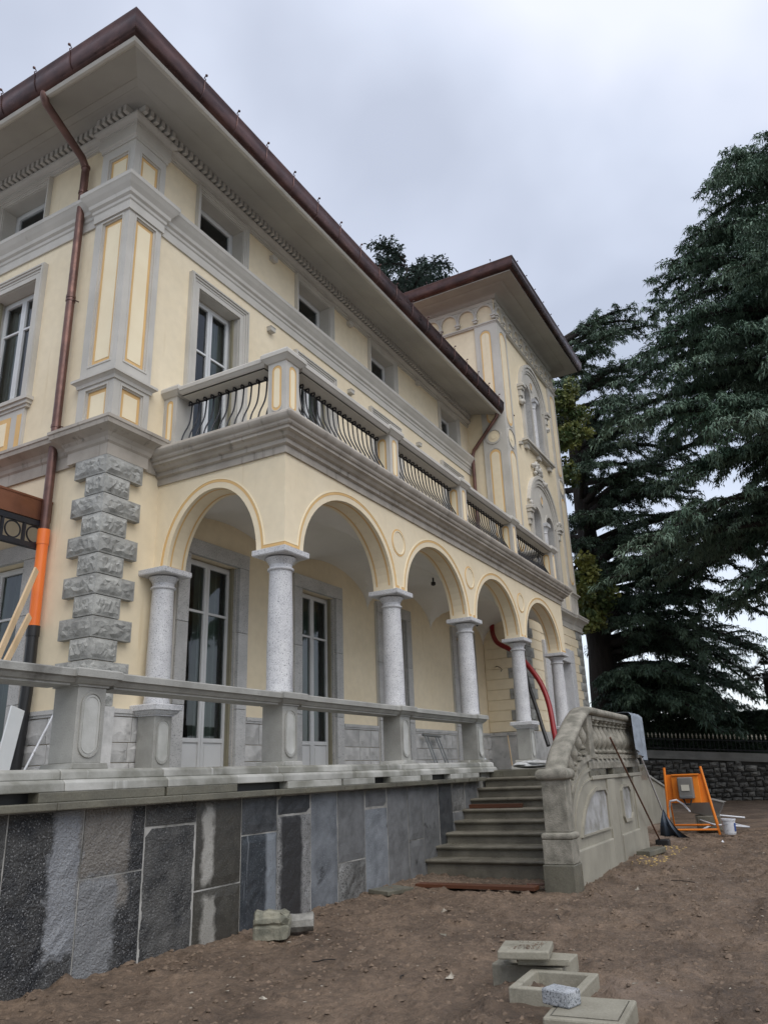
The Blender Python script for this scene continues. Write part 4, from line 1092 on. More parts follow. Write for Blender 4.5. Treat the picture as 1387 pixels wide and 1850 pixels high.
# main downpipe on the left facade: copper, then orange and black plastic
DPX, DPY = XW - .12, 3.33
MB().tube([(-2.11, 3.12, 10.36), (-2.11, 3.12, 10.20), (-2.06, 3.13, 10.12), (-1.20, 3.31, 9.86), (DPX, DPY, 9.74), (DPX, DPY, 9.6), (DPX, DPY, 3.40)], .064, 16).build('downpipe', PIPE, villa, smooth=60)
b = MB()
for z in (9.72, 9.2, 7.2, 7.14, 4.98): b.tube([(DPX, DPY, z), (DPX, DPY, z + .045)], .072, 14)
b.build('pipe_collar', PIPE, villa, smooth=60)
b = MB()
for z in (9.25, 7.15, 5.0): b.tube([(DPX, DPY - .075, z), (DPX + .06, DPY - .12, z - .02)], .01, 5)
b.build('pipe_clamp', COP, villa)
MB().tube([(DPX, DPY, 3.34), (DPX - .005, DPY - .02, 2.0)], .075, 18).tube([(DPX, DPY, 3.20), (DPX, DPY, 3.42)], .083, 18).build('drain_pipe', ORP, villa, smooth=60)
MB().tube([(DPX - .005, DPY - .02, 2.02), (DPX - .01, DPY - .04, 1.2), (DPX - .02, DPY + .02, -.05)], .076, 18).tube([(DPX - .005, DPY - .02, 1.92), (DPX - .005, DPY - .02, 2.06)], .086, 18).build('drain_pipe_foot', BLP, villa, smooth=60)

# canopy on the left facade: copper fascia over an iron frieze of rings
b = MB().box(-4.2, XW - .0, 3.37, 3.43, 3.555, 3.86).build('canopy_fascia', COPN, villa)
MB().add([(-4.2, 3.36, 3.87), (XW, 3.36, 3.87), (XW, 7.2, 4.02), (-4.2, 7.2, 4.02), (-4.2, 3.36, 3.84), (XW, 3.36, 3.84), (XW, 7.2, 3.99), (-4.2, 7.2, 3.99)], [(0, 1, 2, 3), (4, 7, 6, 5), (0, 4, 5, 1), (1, 5, 6, 2), (2, 6, 7, 3), (3, 7, 4, 0)]).build('canopy_roof', COPN, villa)
b = MB().box(-4.2, XW - .02, 3.38, 3.44, 3.47, 3.545).box(-4.2, XW - .02, 3.37, 3.45, 3.14, 3.21)
x = XW - .03
while x > -4.2:
    b.box(x - .03, x, 3.385, 3.435, 3.21, 3.47); x -= .33
b.build('canopy_beam', IRON, villa)
x = XW - .03 - .18
while x > -4.1:
    MB().tube([(x + .115 * math.cos(t * math.pi / 12), 3.41, 3.34 + .115 * math.sin(t * math.pi / 12)) for t in range(25)], .012, 5).build('canopy_ring', IRON, villa)
    x -= .33

# ================================================================== TERRACE
ter = thing('terrace', 'raised stone terrace with dark wet slab wall along the front of the villa', 'terrace', (-4, -.1, GZ))
MB().box(-12, 5.95, .02, YW + .3, -1.7, -.012).box(-12, XW + .3, 2.0, 12, -1.7, -.013).box(5.95, 19, -.05, YW + .2, -1.7, -.011).build('terrace_floor', CON, ter)
MB().box(-12, 5.75, -.100, .03, -1.8, -.17).build('wall_core', MORT, ter)
# slabs: (x0, x1, z0, z1, material index)
VJ = [-5.2, -4.45, -3.62, -2.905, -2.215, -1.54, -.845, -.225, .44, 1.035, 1.705, 2.325, 2.945, 3.435, 4.01, 4.515, 5.05, 5.60]
HJ = {3: (-.735, (6, 6)), 4: (-.385, (0, 0)), 5: (-1.01, (7, 7)), 6: (-.565, (2, 8)), 7: (-.41, (2, 9)), 9: (-1.04, (4, 5)), 10: (-.44, (4, 3)), 12: (-.94, (4, 4)), 15: (-.64, (5, 4))}
ONE = {0: 0, 1: 0, 2: 6, 8: 3, 11: 4, 13: 4, 14: 2, 16: 4}
slr = random.Random(5)
def slab(x0, x1, z0, z1, m):
    g = .008; f = -.104 - slr.uniform(0, .010)
    rr = np.random.default_rng(int(abs(x0 * 1000)) + int(abs(z0 * 77))); nx = max(4, int((x1 - x0) / .07)); nz = max(5, int((z1 - z0) / .07))
    amp = .016 if m in (0, 5, 6) else .006
    xs_ = np.linspace(x0 + g, x1 - g, nx); zs_ = np.linspace(z0 + g, z1 - g, nz)
    vs = []
    for i, x in enumerate(xs_):
        for j, z in enumerate(zs_):
            edge = i in (0, nx - 1) or j in (0, nz - 1)
            vs.append((x + (rr.random() - .5) * .008 * (1 if edge else 0), f + (.006 if edge else -amp * rr.random()), z))
    fs = [(i * nz + j, (i + 1) * nz + j, (i + 1) * nz + j + 1, i * nz + j + 1) for i in range(nx - 1) for j in range(nz - 1)]
    b = MB().add(vs, fs); bd = f + .006
    b.add([(x0 + g, bd, z0 + g), (x1 - g, bd, z0 + g), (x1 - g, bd, z1 - g), (x0 + g, bd, z1 - g), (x0 + g, -.07, z0 + g), (x1 - g, -.07, z0 + g), (x1 - g, -.07, z1 - g), (x0 + g, -.07, z1 - g)],
          [(0, 1, 5, 4), (1, 2, 6, 5), (2, 3, 7, 6), (3, 0, 4, 7)])
    b.build('wall_slab', WD[m], ter)
for i in range(len(VJ) - 1):
    if i in HJ:
        zj, (mt, ml) = HJ[i]
        slab(VJ[i], VJ[i + 1], zj, -.185, mt); slab(VJ[i], VJ[i + 1], -1.62, zj, ml)
    else:
        slab(VJ[i], VJ[i + 1], -1.62, -.185, ONE.get(i, 4))
# coping slabs
cj = [-8, -6.3, -4.9, -3.3, -1.9, -.45, 1.0, 2.4, 3.9, 5.72]
for a, c in zip(cj[:-1], cj[1:]):
    MB().box(a + .002, c - .002, -.25, .05, -.18, -.118).build('coping_slab', CONW, ter, bevel=.008)
# packing pieces with dark gaps between
for a, c in ((-8, -3.95), (-3.42, -2.05), (-2.02, -1.0), (.0 - .1, 1.05), (1.1, 1.9), (2.35, 3.3), (3.35, 3.7), (4.4, 5.6)):
    MB().box(a, c, -.165, -.02, -.117, -.040).build('packing_stone', CONW if a < -2 else BASE, ter, bevel=.006)
MB().box(-8, 5.7, -.04, .02, -.13, .0).build('gap_shade_strip', BLP, ter)  # black strip painting the shade in the gaps of the packing

bal = thing('terrace_balustrade', 'grey concrete balustrade with panelled pedestals and heavy rail standing on the terrace edge', 'balustrade', (-1, 0, 0))
bj = [-8, -5.6, -4.3, -3.17, -2.0, -.17, 1.45, 2.85, 4.6, 5.86, 6.53]
for i, (a, c) in enumerate(zip(bj[:-1], bj[1:])):
    MB().prism([(-.155, -.039), (.37, -.039), (.37, .03), (.33, .055), (-.115, .055), (-.15, .03)], 'x', a + .003, c - .003).build('base_block', BASE, bal, bevel=.008)
    MB().prism([(-.09, .056), (.34, .056), (.34, .12), (.30, .14), (-.05, .14), (-.085, .12)], 'x', a + .004, c - .004).build('plinth_block', BASE, bal, bevel=.008)
TRP = [(0, .845), (.014, .845), (.014, .862), (.032, .868), (.050, .895), (.054, .906), (.054, .914), (.085, .918), (.085, .975), (.07, .987), (0, .99)]
TCP = [(0, .845), (.016, .845), (.016, .862), (.036, .868), (.062, .895), (.066, .906), (.066, .916), (.10, .920), (.10, .982), (.085, .996), (0, 1.0)]
def ter_post(x, y=0, d=.31, w=.31, base=True, panel=True, parent=bal, capm=CON):
    if base: MB().prism([(x - .05, .14), (x + w + .05, .14), (x + w + .03, .19), (x - .03, .19)], 'y', y - .05, y + d + .05).build('pedestal_foot', BASE, parent, bevel=.006)
    o = MB().box(x, x + w, y, y + d, .19, .848).build('pedestal', CON, parent, bevel=.006)
    if panel:
        T = lambda u, v, z: (x + u, y - v, z)
        panel_ring(T, .040, w - .040, .235, .80, .014, .016, CON, 'panel_bead', o)
        arched_panel(T, .056, w - .056, .252, .784, .004, CONP, 'panel_field', o)
        panel_ring(T, .072, w - .072, .268, .768, .010, .009, CONP, 'panel_bead', o)
    return o
PEDX = [-6.02, -3.0, 0.0, S, 2 * S]
for x in PEDX:
    ter_post(x)
    cap(x, x + .31, 0, .31, TCP, 'pedestal_cap', CON, bal)
for a, c in zip(PEDX[:-1], PEDX[1:]):
    cap(a + .412, c - .102, .02, .29, TRP, 'rail', CON, bal)
cap(-9, -6.12, .02, .29, TRP, 'rail', CON, bal)
# free pedestals under columns 4 and 5 and the half pedestal by the quoins
for x, y, lab in ((3 * S, 0, 'grey concrete pedestal under the fourth column, beside the top of the stairs'), (12.035, 0, 'grey concrete pedestal under the last column, half hidden by the stair rail'), (-.155, 1.95, 'grey concrete pedestal under the engaged column beside the rough quoins')):
    t = thing('column_pedestal', lab, 'pedestal', (x + .155, y + .155, 0), 'pedestals under single columns')
    MB().prism([(x - .14, -.01), (x + .45, -.01), (x + .43, .07), (x - .12, .07)], 'y', y - .14, y + .45).build('pedestal_base', CON, t, bevel=.01)
    MB().prism([(x - .08, .07), (x + .39, .07), (x + .34, .185), (x - .03, .185)], 'y', y - .08, y + .39).build('pedestal_foot', CON, t, bevel=.01)
    ter_post(x, y, base=False, parent=t)
    cap(x, x + .31, y, y + .31, TCP, 'pedestal_cap', GRA, t)

# ================================================================== STAIRS
st = thing('garden_staircase', 'outdoor stone staircase with moulded steps and a curved balustrade on its outer side', 'staircase', (5, -1.2, GZ), 'outdoor staircases')
SZ = [-1.24, -1.085, -.925, -.77, -.612, -.46, -.295, -.135]
SX = [3.44, 3.81, 4.18, 4.54, 4.90, 5.255, 5.61, 5.97]
def step(x0, x1, zt, h, i):
    # rounded nosing profile in x,z
    P = [(x0 + .05, zt - h - .02), (x0 + .05, zt - .065), (x0 + .035, zt - .06), (x0 + .03, zt - .05)]
    for k in range(7):
        a = math.radians(-90 - 180 * k / 6); P.append((x0 + .025 + .025 * math.cos(a), zt - .025 + .025 * math.sin(a)))
    P += [(x1, zt), (x1, zt - h - .02)]
    MB().prism([(p[0], p[1]) for p in P], 'y', -2.40, -.098).build('step', STE, st, smooth=40)
for i in range(8):
    x1 = (SX[i + 1] + .06) if i < 7 else 9.0
    step(SX[i], x1, SZ[i], .155 if i else .26, i)
MB().box(6.35, 9.0, -2.395, -.02, -.30, -.012).build('landing', CONW, st, bevel=.01)
MB().box(3.55, 8.0, -2.33, -.10, -1.75, -1.27).build('step_foundation', STE, st)
# outer wall following the arc
YO, YI = -2.56, -2.40
def arcpts(P, n=22):
    # Catmull-Rom through control points
    out = []; Q = [P[0]] + P + [P[-1]]
    for i in range(1, len(Q) - 2):
        for k in range(n // (len(P) - 1) + 1):
            t = k / (n // (len(P) - 1) + 1)
            p0, p1, p2, p3 = Q[i - 1], Q[i], Q[i + 1], Q[i + 2]
            out.append(tuple(.5 * ((2 * p1[d]) + (-p0[d] + p2[d]) * t + (2 * p0[d] - 5 * p1[d] + 4 * p2[d] - p3[d]) * t * t + (-p0[d] + 3 * p1[d] - 3 * p2[d] + p3[d]) * t ** 3) for d in range(2)))
    out.append(P[-1]); return out
strg = arcpts([(2.73, -1.55), (2.73, -1.02), (2.80, -.72), (2.96, -.42), (3.24, -.16), (3.62, .02), (4.10, .10)])
poly = [(2.80, -1.75)] + strg + [(4.36, -1.75)]
b = MB()
for p, q in zip(strg[:-1], strg[1:]):
    if q[0] - p[0] > .002: b.prism([(p[0], -1.75), (q[0], -1.75), q, p], 'y', YO, YI)
b.build('outer_wall', STUC, st)
MB().box(4.10, 7.5, YO, YI, -1.75, -.20).build('outer_wall', STUC, st)
MB().box(7.30, 7.5, YI, -.06, -1.75, -.20).build('end_wall', STUC, st)
# flared wet base
# string coping ribbon
def ribbon(pts, y0, y1, th, name, m, parent, smooth=40, round_=False):
    rings = []
    for i, p in enumerate(pts):
        a = Vector(pts[max(i - 1, 0)]); c = Vector(pts[min(i + 1, len(pts) - 1)]); d = (c - a).normalized(); n = Vector((-d.y, d.x))
        if round_:
            prof = []
            for k in range(14):
                aa = 2 * math.pi * k / 14; cy = math.copysign(abs(math.cos(aa)) ** .55, math.cos(aa)); cz = math.copysign(abs(math.sin(aa)) ** .7, math.sin(aa))
                prof.append(((y0 + y1) / 2 + cy * (y1 - y0) / 2, cz * th / 2))
        else: prof = [(y0, -th / 2), (y1, -th / 2), (y1, th / 2), (y0, th / 2)]
        rings.append([(p[0] + n.x * o, y, p[1] + n.y * o) for y, o in prof])
    return MB().loft(rings).build(name, m, parent, smooth=smooth)
ribbon([(x, z + .025) for x, z in strg], YO - .05, YI + .03, .07, 'string_coping', OLD, st)
def off_curve(P, d):
    out = []
    for i, p in enumerate(P):
        a = Vector(P[max(i - 1, 0)]); c = Vector(P[min(i + 1, len(P) - 1)]); t_ = (c - a).normalized(); out.append((p[0] + t_.y * d, p[1] - t_.x * d))
    return out
ribbon(off_curve(strg, .14), YO - .022, YO + .02, .05, 'string_moulding', STUC, st)
ribbon(off_curve(strg[8:], .28), YO - .016, YO + .02, .025, 'string_moulding', STUC, st)
# landing cornice, slotted course, moulded base of balustrade
MB().box(4.10, 7.52, YO - .04, YI + .04, -.20, -.145).build('landing_cornice', STUC, st, bevel=.006)
x = 4.30
for a, c in ((4.05, 5.0), (5.45, 6.45), (6.95, 7.5)):
    MB().box(a, c, YO - .02, YI + .04, -.144, -.052).build('spacer_block', CONW, st, bevel=.005)
MB().box(4.05, 7.48, YO + .06, YI + .02, -.144, -.052).build('slot_shade_strip', BLP, st)  # black bar stands in for the shade inside the slots
MB().prism([(YO - .03, -.051), (YI + .05, -.051), (YI + .05, .04), (YI + .02, .10), (YO, .10), (YO - .03, .04)], 'x', 4.03, 7.5).build('balustrade_base', OLD, st, bevel=.01)
# newel
MB().box(2.36, 2.71, -2.71, -2.30, -1.6, -1.165).build('newel_plinth', CONW, st, bevel=.012)
MB().box(2.38, 2.69, -2.70, -2.315, -1.164, -.875).build('newel_block', OLD, st, bevel=.012)
cap(2.41, 2.66, -2.68, -2.355, [(0, -.875), (.02, -.875), (.035, -.86), (.04, -.835), (.035, -.81), (.02, -.795), (0, -.79)], 'newel_torus', OLD, st, smooth=50)
MB().box(2.41, 2.66, -2.68, -2.36, -.789, -.155).build('newel_shaft', OLD, st, bevel=.01)
cap(2.41, 2.66, -2.68, -2.37, [(0, -.16), (.025, -.155), (.05, -.13), (.06, -.09), (.05, -.05), (.025, -.025), (0, -.02)], 'newel_cap', OLD, st, smooth=50)
# rails
YR0, YR1 = -2.68, -2.38
rail_c = arcpts([(2.54, -.07), (2.70, .09), (2.92, .24), (3.24, .41), (3.66, .63), (4.08, .785), (4.32, .80), (4.6, .795)])
ribbon(rail_c, YR0, YR1, .12, 'hand_rail', OLD, st, round_=True, smooth=60)
ribbon([(4.6, .795), (6.0, .785), (7.46, .775)], YR0, YR1, .12, 'hand_rail', OLD, st, round_=True, smooth=60)
MB().box(4.40, 7.45, -2.62, -2.43, .675, .735).build('rail_moulding', OLD, st, bevel=.01)
MB().box(4.06, 4.32, -2.62, -2.42, .101, .735).build('balustrade_post', OLD, st, bevel=.01)
MB().box(7.16, 7.45, -2.62, -2.42, .101, .735).build('balustrade_post', OLD, st, bevel=.01)
bprof = [(.0, 0), (.085, 0), (.085, .05), (.055, .06), (.05, .075), (.075, .09), (.078, .11), (.05, .13), (.045, .15), (.075, .19), (.098, .25), (.095, .31), (.065, .39), (.042, .45), (.04, .48), (.06, .49), (.06, .505), (.045, .515), (.05, .53), (.07, .545), (.07, .565), (0, .565)]
bmb = MB().lathe(bprof, 14); bme = None
nb = 10
for i in range(nb):
    x = 4.36 + (7.14 - 4.36) * (i + .5) / nb
    if bme is None: o = bmb.build('baluster', OLD, st, at=(0, 0, 0), smooth=50); bme = o.data
    else: o = bpy.data.objects.new('baluster', bme); C.objects.link(o); o.parent = st
    o.location = Vector((x, -2.53, .098)) - WPOS[st.name]; o.scale = (1.12, 1.12, 1.02)
# sloping balusters in the arc, on stepped dies
def interp(P, x):
    for p, q in zip(P[:-1], P[1:]):
        if p[0] <= x <= q[0] and q[0] > p[0]: return p[1] + (q[1] - p[1]) * (x - p[0]) / (q[0] - p[0])
    return P[-1][1] if x > P[-1][0] else P[0][1]
for i, x in enumerate((2.88, 3.10, 3.34, 3.60, 3.88)):
    zb = interp(strg, x - .08)
    zt = interp(rail_c, x) - .06
    dz = min(.13, max(.03, (zt - zb) * .16))
    MB().box(x - .11, x + .11, -2.555, -2.46, zb - .22, zb + dz).build('baluster_die', OLD, st, bevel=.008)
    s = (zt + .02 - zb - dz) / .565
    o = bpy.data.objects.new('baluster', bme); C.objects.link(o); o.parent = st
    o.location = Vector((x, -2.53, zb + dz)) - WPOS[st.name]; o.scale = (1, 1, s)
# wall panels with rough cast fields
T = lambda u, v, z: (u, YO - v, z)
def poly_panel(P, v0, v1, name, m):
    n = len(P); MB(T).add([(p[0], v1, p[1]) for p in P] + [(p[0], v0, p[1]) for p in P], [tuple(range(n))] + [(i, (i + 1) % n, n + (i + 1) % n, n + i) for i in range(n)]).build(name, m, st)
pa = [(3.36, -.90), (4.86, -.90), (4.86, -.44), (4.78, -.36), (4.25, -.355), (3.92, -.44), (3.66, -.58), (3.47, -.74)]
poly_panel(pa, -.01, .006, 'rough_panel', PATCH)
def frame_line(P, w, v, m=STUC, name='panel_frame'):
    c = Vector((sum(p[0] for p in P) / len(P), sum(p[1] for p in P) / len(P))); n = len(P)
    O = [tuple(Vector(p) + (Vector(p) - c).normalized() * w) for p in P]
    MB(T).add([(p[0], v, p[1]) for p in P] + [(p[0], v, p[1]) for p in O] + [(p[0], -.01, p[1]) for p in P] + [(p[0], -.01, p[1]) for p in O],
              [f for i in range(n) for f in ((i, (i + 1) % n, n + (i + 1) % n, n + i), (i, (i + 1) % n, 2 * n + (i + 1) % n, 2 * n + i), (n + i, n + (i + 1) % n, 3 * n + (i + 1) % n, 3 * n + i))]).build(name, m, st)
frame_line(pa, .07, .035)
pb = [(5.98, -.86), (6.40, -.86), (6.50, -.78), (6.50, -.44), (6.40, -.36), (5.98, -.36), (5.90, -.44), (5.90, -.78)]
poly_panel(pb, -.01, .006, 'rough_panel', PATCH); frame_line(pb, .06, .035)
for a, c in ((4.98, 5.45), (6.85, 7.48)): MB(T).box(a, c, -.01, .03, -1.7, -.21).build('wall_pier', STUC, st, bevel=.01)
MB(T).box(5.45, 5.50, .0, .032, -1.7, -.5).build('wall_rib', STUC, st)
for a, c in ((2.80, 4.92), (5.56, 6.80)):
    MB(T).prism([(a, -1.0), (c, -1.0), (c, -1.7), (a, -1.7)], 'y', -.005, .0).v and MB(T).box(a, c, -.01, .045, -1.75, -1.06).build('wall_base', STUC, st, bevel=.02)

# second staircase at the tower door (seen beyond)
s2 = thing('tower_staircase', 'second outdoor flight with low sloping side walls, seen beyond the curved balustrade', 'staircase', (15, -.6, GZ), 'outdoor staircases')
def slope_wall(y0, y1, xa, za, xb, zb, name):
    b = MB(); b.prism([(xa, -1.7), (xb, -1.7), (xb, zb - .06), (xa, za - .06)], 'y', y0, y1); b.build(name, STUC, s2)
    b = MB(); b.prism([(xa, za - .06), (xb + .06, zb - .06), (xb + .06, zb), (xa, za)], 'y', y0 - .04, y1 + .04); b.build('side_wall_coping', CON, s2, bevel=.01)
slope_wall(-1.45, -1.20, 12.0, .02, 16.6, -.73, 'side_wall')
slope_wall(.10, .35, 13.0, .50, 19.5, -.18, 'side_wall')
for i in range(8):
    MB().box(12.8 + i * .52, 12.8 + (i + 1) * .52 + .02, -1.2, .10, -1.7, -.15 - i * .155).build('step', CON, s2, bevel=.01)

# ================================================================== BACKDROP: retaining wall, fence, hedge
WX = 25.6
rw = thing('retaining_wall', 'dark rubble stone retaining wall with pale coping at the far side of the yard', 'stone wall', (WX, -3, GZ))
ZW = lambda y: .40 + (y - 1.2) * .078 if y < 1.2 else .40
ya, yb = -12.0, 4.2
n = 60
b = MB()
ys_ = [ya + (yb - ya) * i / n for i in range(n + 1)]
for p, q in zip(ys_[:-1], ys_[1:]):
    b.add([(WX, p, -1.7), (WX, q, -1.7), (WX, q, ZW(q) - .15), (WX, p, ZW(p) - .15), (WX + .5, p, ZW(p) - .15), (WX + .5, q, ZW(q) - .15)], [(0, 1, 2, 3), (3, 2, 5, 4)])
b.build('wall_core', RUBM, rw)
srs = []
for v_ in range(10):
    r = random.Random(v_); n_ = 9; P = []
    m = rockface(lambda u, v, o: (-o, u, v), .34, .19, .12, 4, 3, v_ + 300, .03)
    # round the outline
    m.v = [(p[0] + .0, p[1] * (1 if .03 < p[1] < .31 else 1), p[2]) for p in m.v]
    rr = random.Random(v_)
    m.v = [(p[0] - .05 * (1 - ((p[1] - .17) / .17) ** 2), p[1] + rr.uniform(-.015, .015), p[2] + rr.uniform(-.012, .012)) for p in m.v]
    srs.append(m)
smeshes = []
cnt = 0; r = random.Random(4); z = -1.48
row = 0
while z < .28 and cnt < 290:
    y = -5.6 + (row % 2) * .15
    hrow = r.uniform(.15, .21)
    while y < 1.75:
        w_ = r.uniform(.22, .46)
        if z + hrow < ZW(y) - .12:
            i = r.randrange(10)
            if i >= len(smeshes) or smeshes[i] is None:
                while len(smeshes) <= i: smeshes.append(None)
                o = srs[i].build('rubble_stone', RUB, rw, at=(0, 0, 0)); smeshes[i] = o.data
            else:
                o = bpy.data.objects.new('rubble_stone', smeshes[i]); C.objects.link(o); o.parent = rw
            o.location = Vector((WX - r.uniform(-.02, .07), y + .01, z + r.uniform(-.02, .02))) - WPOS[rw.name]; o.scale = (1.2, (w_ - .03) / .34, (hrow - .02) / .19 * r.uniform(.75, 1.1)); o.rotation_euler = (r.uniform(-.10, .10), 0, 0)
            cnt += 1
        y += w_
    z += hrow; row += 1
b = MB()
for p, q in zip(ys_[:-1], ys_[1:]):
    b.loft([[(WX - .12, t, ZW(t) - .15), (WX - .12, t, ZW(t) - .04), (WX + .45, t, ZW(t) - .04), (WX + .45, t, ZW(t) - .15)] for t in (p, q)])
b.build('wall_coping', PALEC, rw)
fb = MB()
for i, (p, q) in enumerate(zip(ys_[:-1], ys_[1:])):
    fb.loft([[(WX + .02, t, ZW(t) - .04), (WX + .02, t, ZW(t) + .16), (WX + .2, t, ZW(t) + .16), (WX + .2, t, ZW(t) - .04)] for t in (p, q)])
fb.build('fence_kerb', PALEC, rw)
fen = thing('iron_fence', 'low dark iron fence with pale spear points, standing on the rubble wall', 'fence', (WX + .1, -3, .4))
fb = MB()
for p, q in zip(ys_[:-1], ys_[1:]):
    for dz in (.24, .60): fb.loft([[(WX + .08, t, ZW(t) + dz), (WX + .08, t, ZW(t) + dz + .03), (WX + .12, t, ZW(t) + dz + .03), (WX + .12, t, ZW(t) + dz)] for t in (p, q)])
fb.build('fence_rail', IRON, fen)
br_m = MB().box(-.008, .008, -.008, .008, .12, .68); tip_m = MB().lathe([(.010, .66), (.034, .70), (.020, .72), (.040, .77), (0, .87)], 6)
bo = None; y = -5.5
while y < 1.8:
    if bo is None:
        bo = br_m.build('fence_bar', IRON, fen, at=(0, 0, 0)); o = bo; WPOS[o.name] = Vector((0, 0, 0)); tp = tip_m.build('spear_tip', GOLD, bo, at=(0, 0, 0)); t_ = tp
    else:
        o = bo.copy(); C.objects.link(o); o.parent = fen; t_ = tp.copy(); C.objects.link(t_); t_.parent = o
    o.location = Vector((WX + .1, y, ZW(y))) - WPOS[fen.name]
    y += .155
def leaf_cloud(P, size, m, name, parent=None, jit=1.0, seed=0, droop=0.0, k=1, aspect=.55):
    """one leaf quad-ish triangle pair per point"""
    r = np.random.default_rng(seed); n = len(P)
    d = r.normal(size=(n, 3)); d[:, 2] -= droop; d /= np.linalg.norm(d, axis=1)[:, None]
    q = r.normal(size=(n, 3)); q -= (q * d).sum(1)[:, None] * d; q /= np.linalg.norm(q, axis=1)[:, None]
    s = size * (.6 + .8 * r.random(n))[:, None]
    A = P - d * s * .5; B = P + q * s * aspect * .5; Cc = P + d * s * .5; D = P - q * s * aspect * .5
    V = np.stack([A, B, Cc, D], 1).reshape(-1, 3); F = (np.arange(n) * 4)[:, None] + np.array([[0, 1, 2, 3]])
    return fast_mesh(name, V, F, m, parent)
hed = thing('hedge', 'long clipped dark green hedge behind the spear fence', 'hedge', (WX + 1.2, -3, 0))
hz = lambda y: 1.72 + .05 * (y < 0) 
nl = 80000
y = rng.uniform(-13, 5.5, nl); dep = rng.random(nl) ** 2 * .35; face = rng.random(nl)
zt = 1.78 + .045 * np.clip(y + 4, -6, 6) * .8 + (fbm(y * 2.2, y * 0 + 3, 3) - .45) * .16
zz = rng.uniform(.1, 1, nl); xx = np.where(face < .75, WX + .45 + dep + (fbm(y * 3, zz * 3, 3) - .4) * .3, WX + .45 + rng.random(nl) * 1.4)
zv = np.where(face < .75, .2 + zz * (zt - .2), zt - dep * .4 + rng.normal(size=nl) * .02)
leaf_cloud(np.stack([xx, y, zv], 1), .085, HEDGE_M, 'foliage', hed, seed=3, aspect=.6)
MB().box(WX + .8, WX + 1.8, -13, 5.5, -.2, 1.66).build('hedge_core', HEDGE_M, hed)

# ================================================================== TREES
def branch_curve(p0, az, L, rise, droop, n=10, wob=.05, r=None):
    r = r or rng
    P = [np.array(p0, float)]; a = az; 
    for i in range(1, n + 1):
        t = i / n; a += r.normal() * wob
        dz = rise * (1 - t) * 1.3 - droop * t * t * 1.6
        P.append(P[-1] + np.array([math.cos(a), math.sin(a), dz]) * L / n)
    return np.array(P)
def tree(name, label, x, y, zb, zt, r0, limbs, m, seed, spray, foliage_every=.13, twig=1.1, hang=.35, lean=(0, 0), group=None, dens=1.0, tufts=7, bare=.25, upright=.12, wid=.05):
    r = np.random.default_rng(seed)
    T_ = thing(name, label, 'tree', (x, y, zb), group or 'cedars round the villa' if name == 'cedar_tree' else None)
    n = 14; path = []; rad = []
    for i in range(n + 1):
        t = i / n; path.append((x + lean[0] * t + r.normal() * .05, y + lean[1] * t + r.normal() * .05, zb + (zt - zb) * t)); rad.append(r0 * (1 - t) ** .7 + .04 + (.25 * r0 * math.exp(-t * 14)))
    MB().tube(path, rad, 14).build('trunk', BARK, T_, smooth=70)
    br = MB(); pts = []; dirs = []
    for (z, az, L, rise, droop, rr) in limbs:
        t = (z - zb) / (zt - zb); t = min(max(t, 0), 1); p0 = (x + lean[0] * t, y + lean[1] * t, z)
        C0 = branch_curve(p0, az, L, rise, droop, 12, .07, r)
        R = [rr * (1 - .9 * i / 12) + .012 for i in range(13)]
        br.tube(C0, R, 7)
        # secondary branches
        m_ = max(4, int(L * 1.7 * dens))
        for k in range(m_):
            t = bare + (1 - bare) * (k + r.random()) / m_; f = t * 12; i0 = min(int(f), 11); p = C0[i0] + (C0[i0 + 1] - C0[i0]) * (f - i0)
            d = C0[i0 + 1] - C0[i0]; a = math.atan2(d[1], d[0]) + (1 if k % 2 else -1) * r.uniform(.5, 1.25)
            l2 = twig * r.uniform(.55, 1.15) * (1.15 - t * .6) * min(1.6, .5 + L * .13)
            C1 = branch_curve(p, a, l2, .12 + rise * .3, hang, 6, .12, r)
            br.tube(C1, [max(.006, rr * .22 * (1 - .85 * q / 6)) for q in range(7)], 4, caps=False)
            for Cq, dd in ((C1, 6),):
                mm = max(3, int(l2 / foliage_every))
                for q in range(mm):
                    g = (q + r.random()) / mm * 6; j0 = min(int(g), 5); pp = Cq[j0] + (Cq[j0 + 1] - Cq[j0]) * (g - j0); dv = Cq[j0 + 1] - Cq[j0]; dv /= np.linalg.norm(dv)
                    pts.append(pp); dirs.append(dv)
        mm = int(L * (1 - bare) / foliage_every)
        for q in range(mm):
            t = bare + (1 - bare) * (q + r.random()) / mm; f = t * 12; i0 = min(int(f), 11)
            pts.append(C0[i0] + (C0[i0 + 1] - C0[i0]) * (f - i0)); dv = C0[i0 + 1] - C0[i0]; dirs.append(dv / np.linalg.norm(dv))
    br.build('limbs', BARK, T_, smooth=70)
    P = np.repeat(np.array(pts), tufts, 0); D = np.repeat(np.array(dirs), tufts, 0); n = len(P)
    P = P + r.normal(size=(n, 3)) * np.array([.09, .09, .05]) * spray * 4
    d = D * .7 + r.normal(size=(n, 3)) * np.array([.75, .75, .35]); d[:, 2] += r.normal(size=n) * .1 - hang * .9 + upright
    d /= np.linalg.norm(d, axis=1)[:, None]
    q = np.cross(d, np.array([0, 0, 1.0])) + r.normal(size=(n, 3)) * .35; q /= np.linalg.norm(q, axis=1)[:, None]
    s = spray * (.5 + r.random(n))[:, None]
    w_ = wid * (.6 + .8 * r.random(n))[:, None]
    mid = P + d * s * .55; mid[:, 2] += .02; tip = P + d * s; tip[:, 2] -= s[:, 0] * .18
    V = np.stack([P, mid + q * w_, tip, mid - q * w_], 1).reshape(-1, 3); F = (np.arange(n) * 4)[:, None] + np.array([[0, 1, 2, 3]])
    fast_mesh('foliage', V, F, m, T_)
    return T_
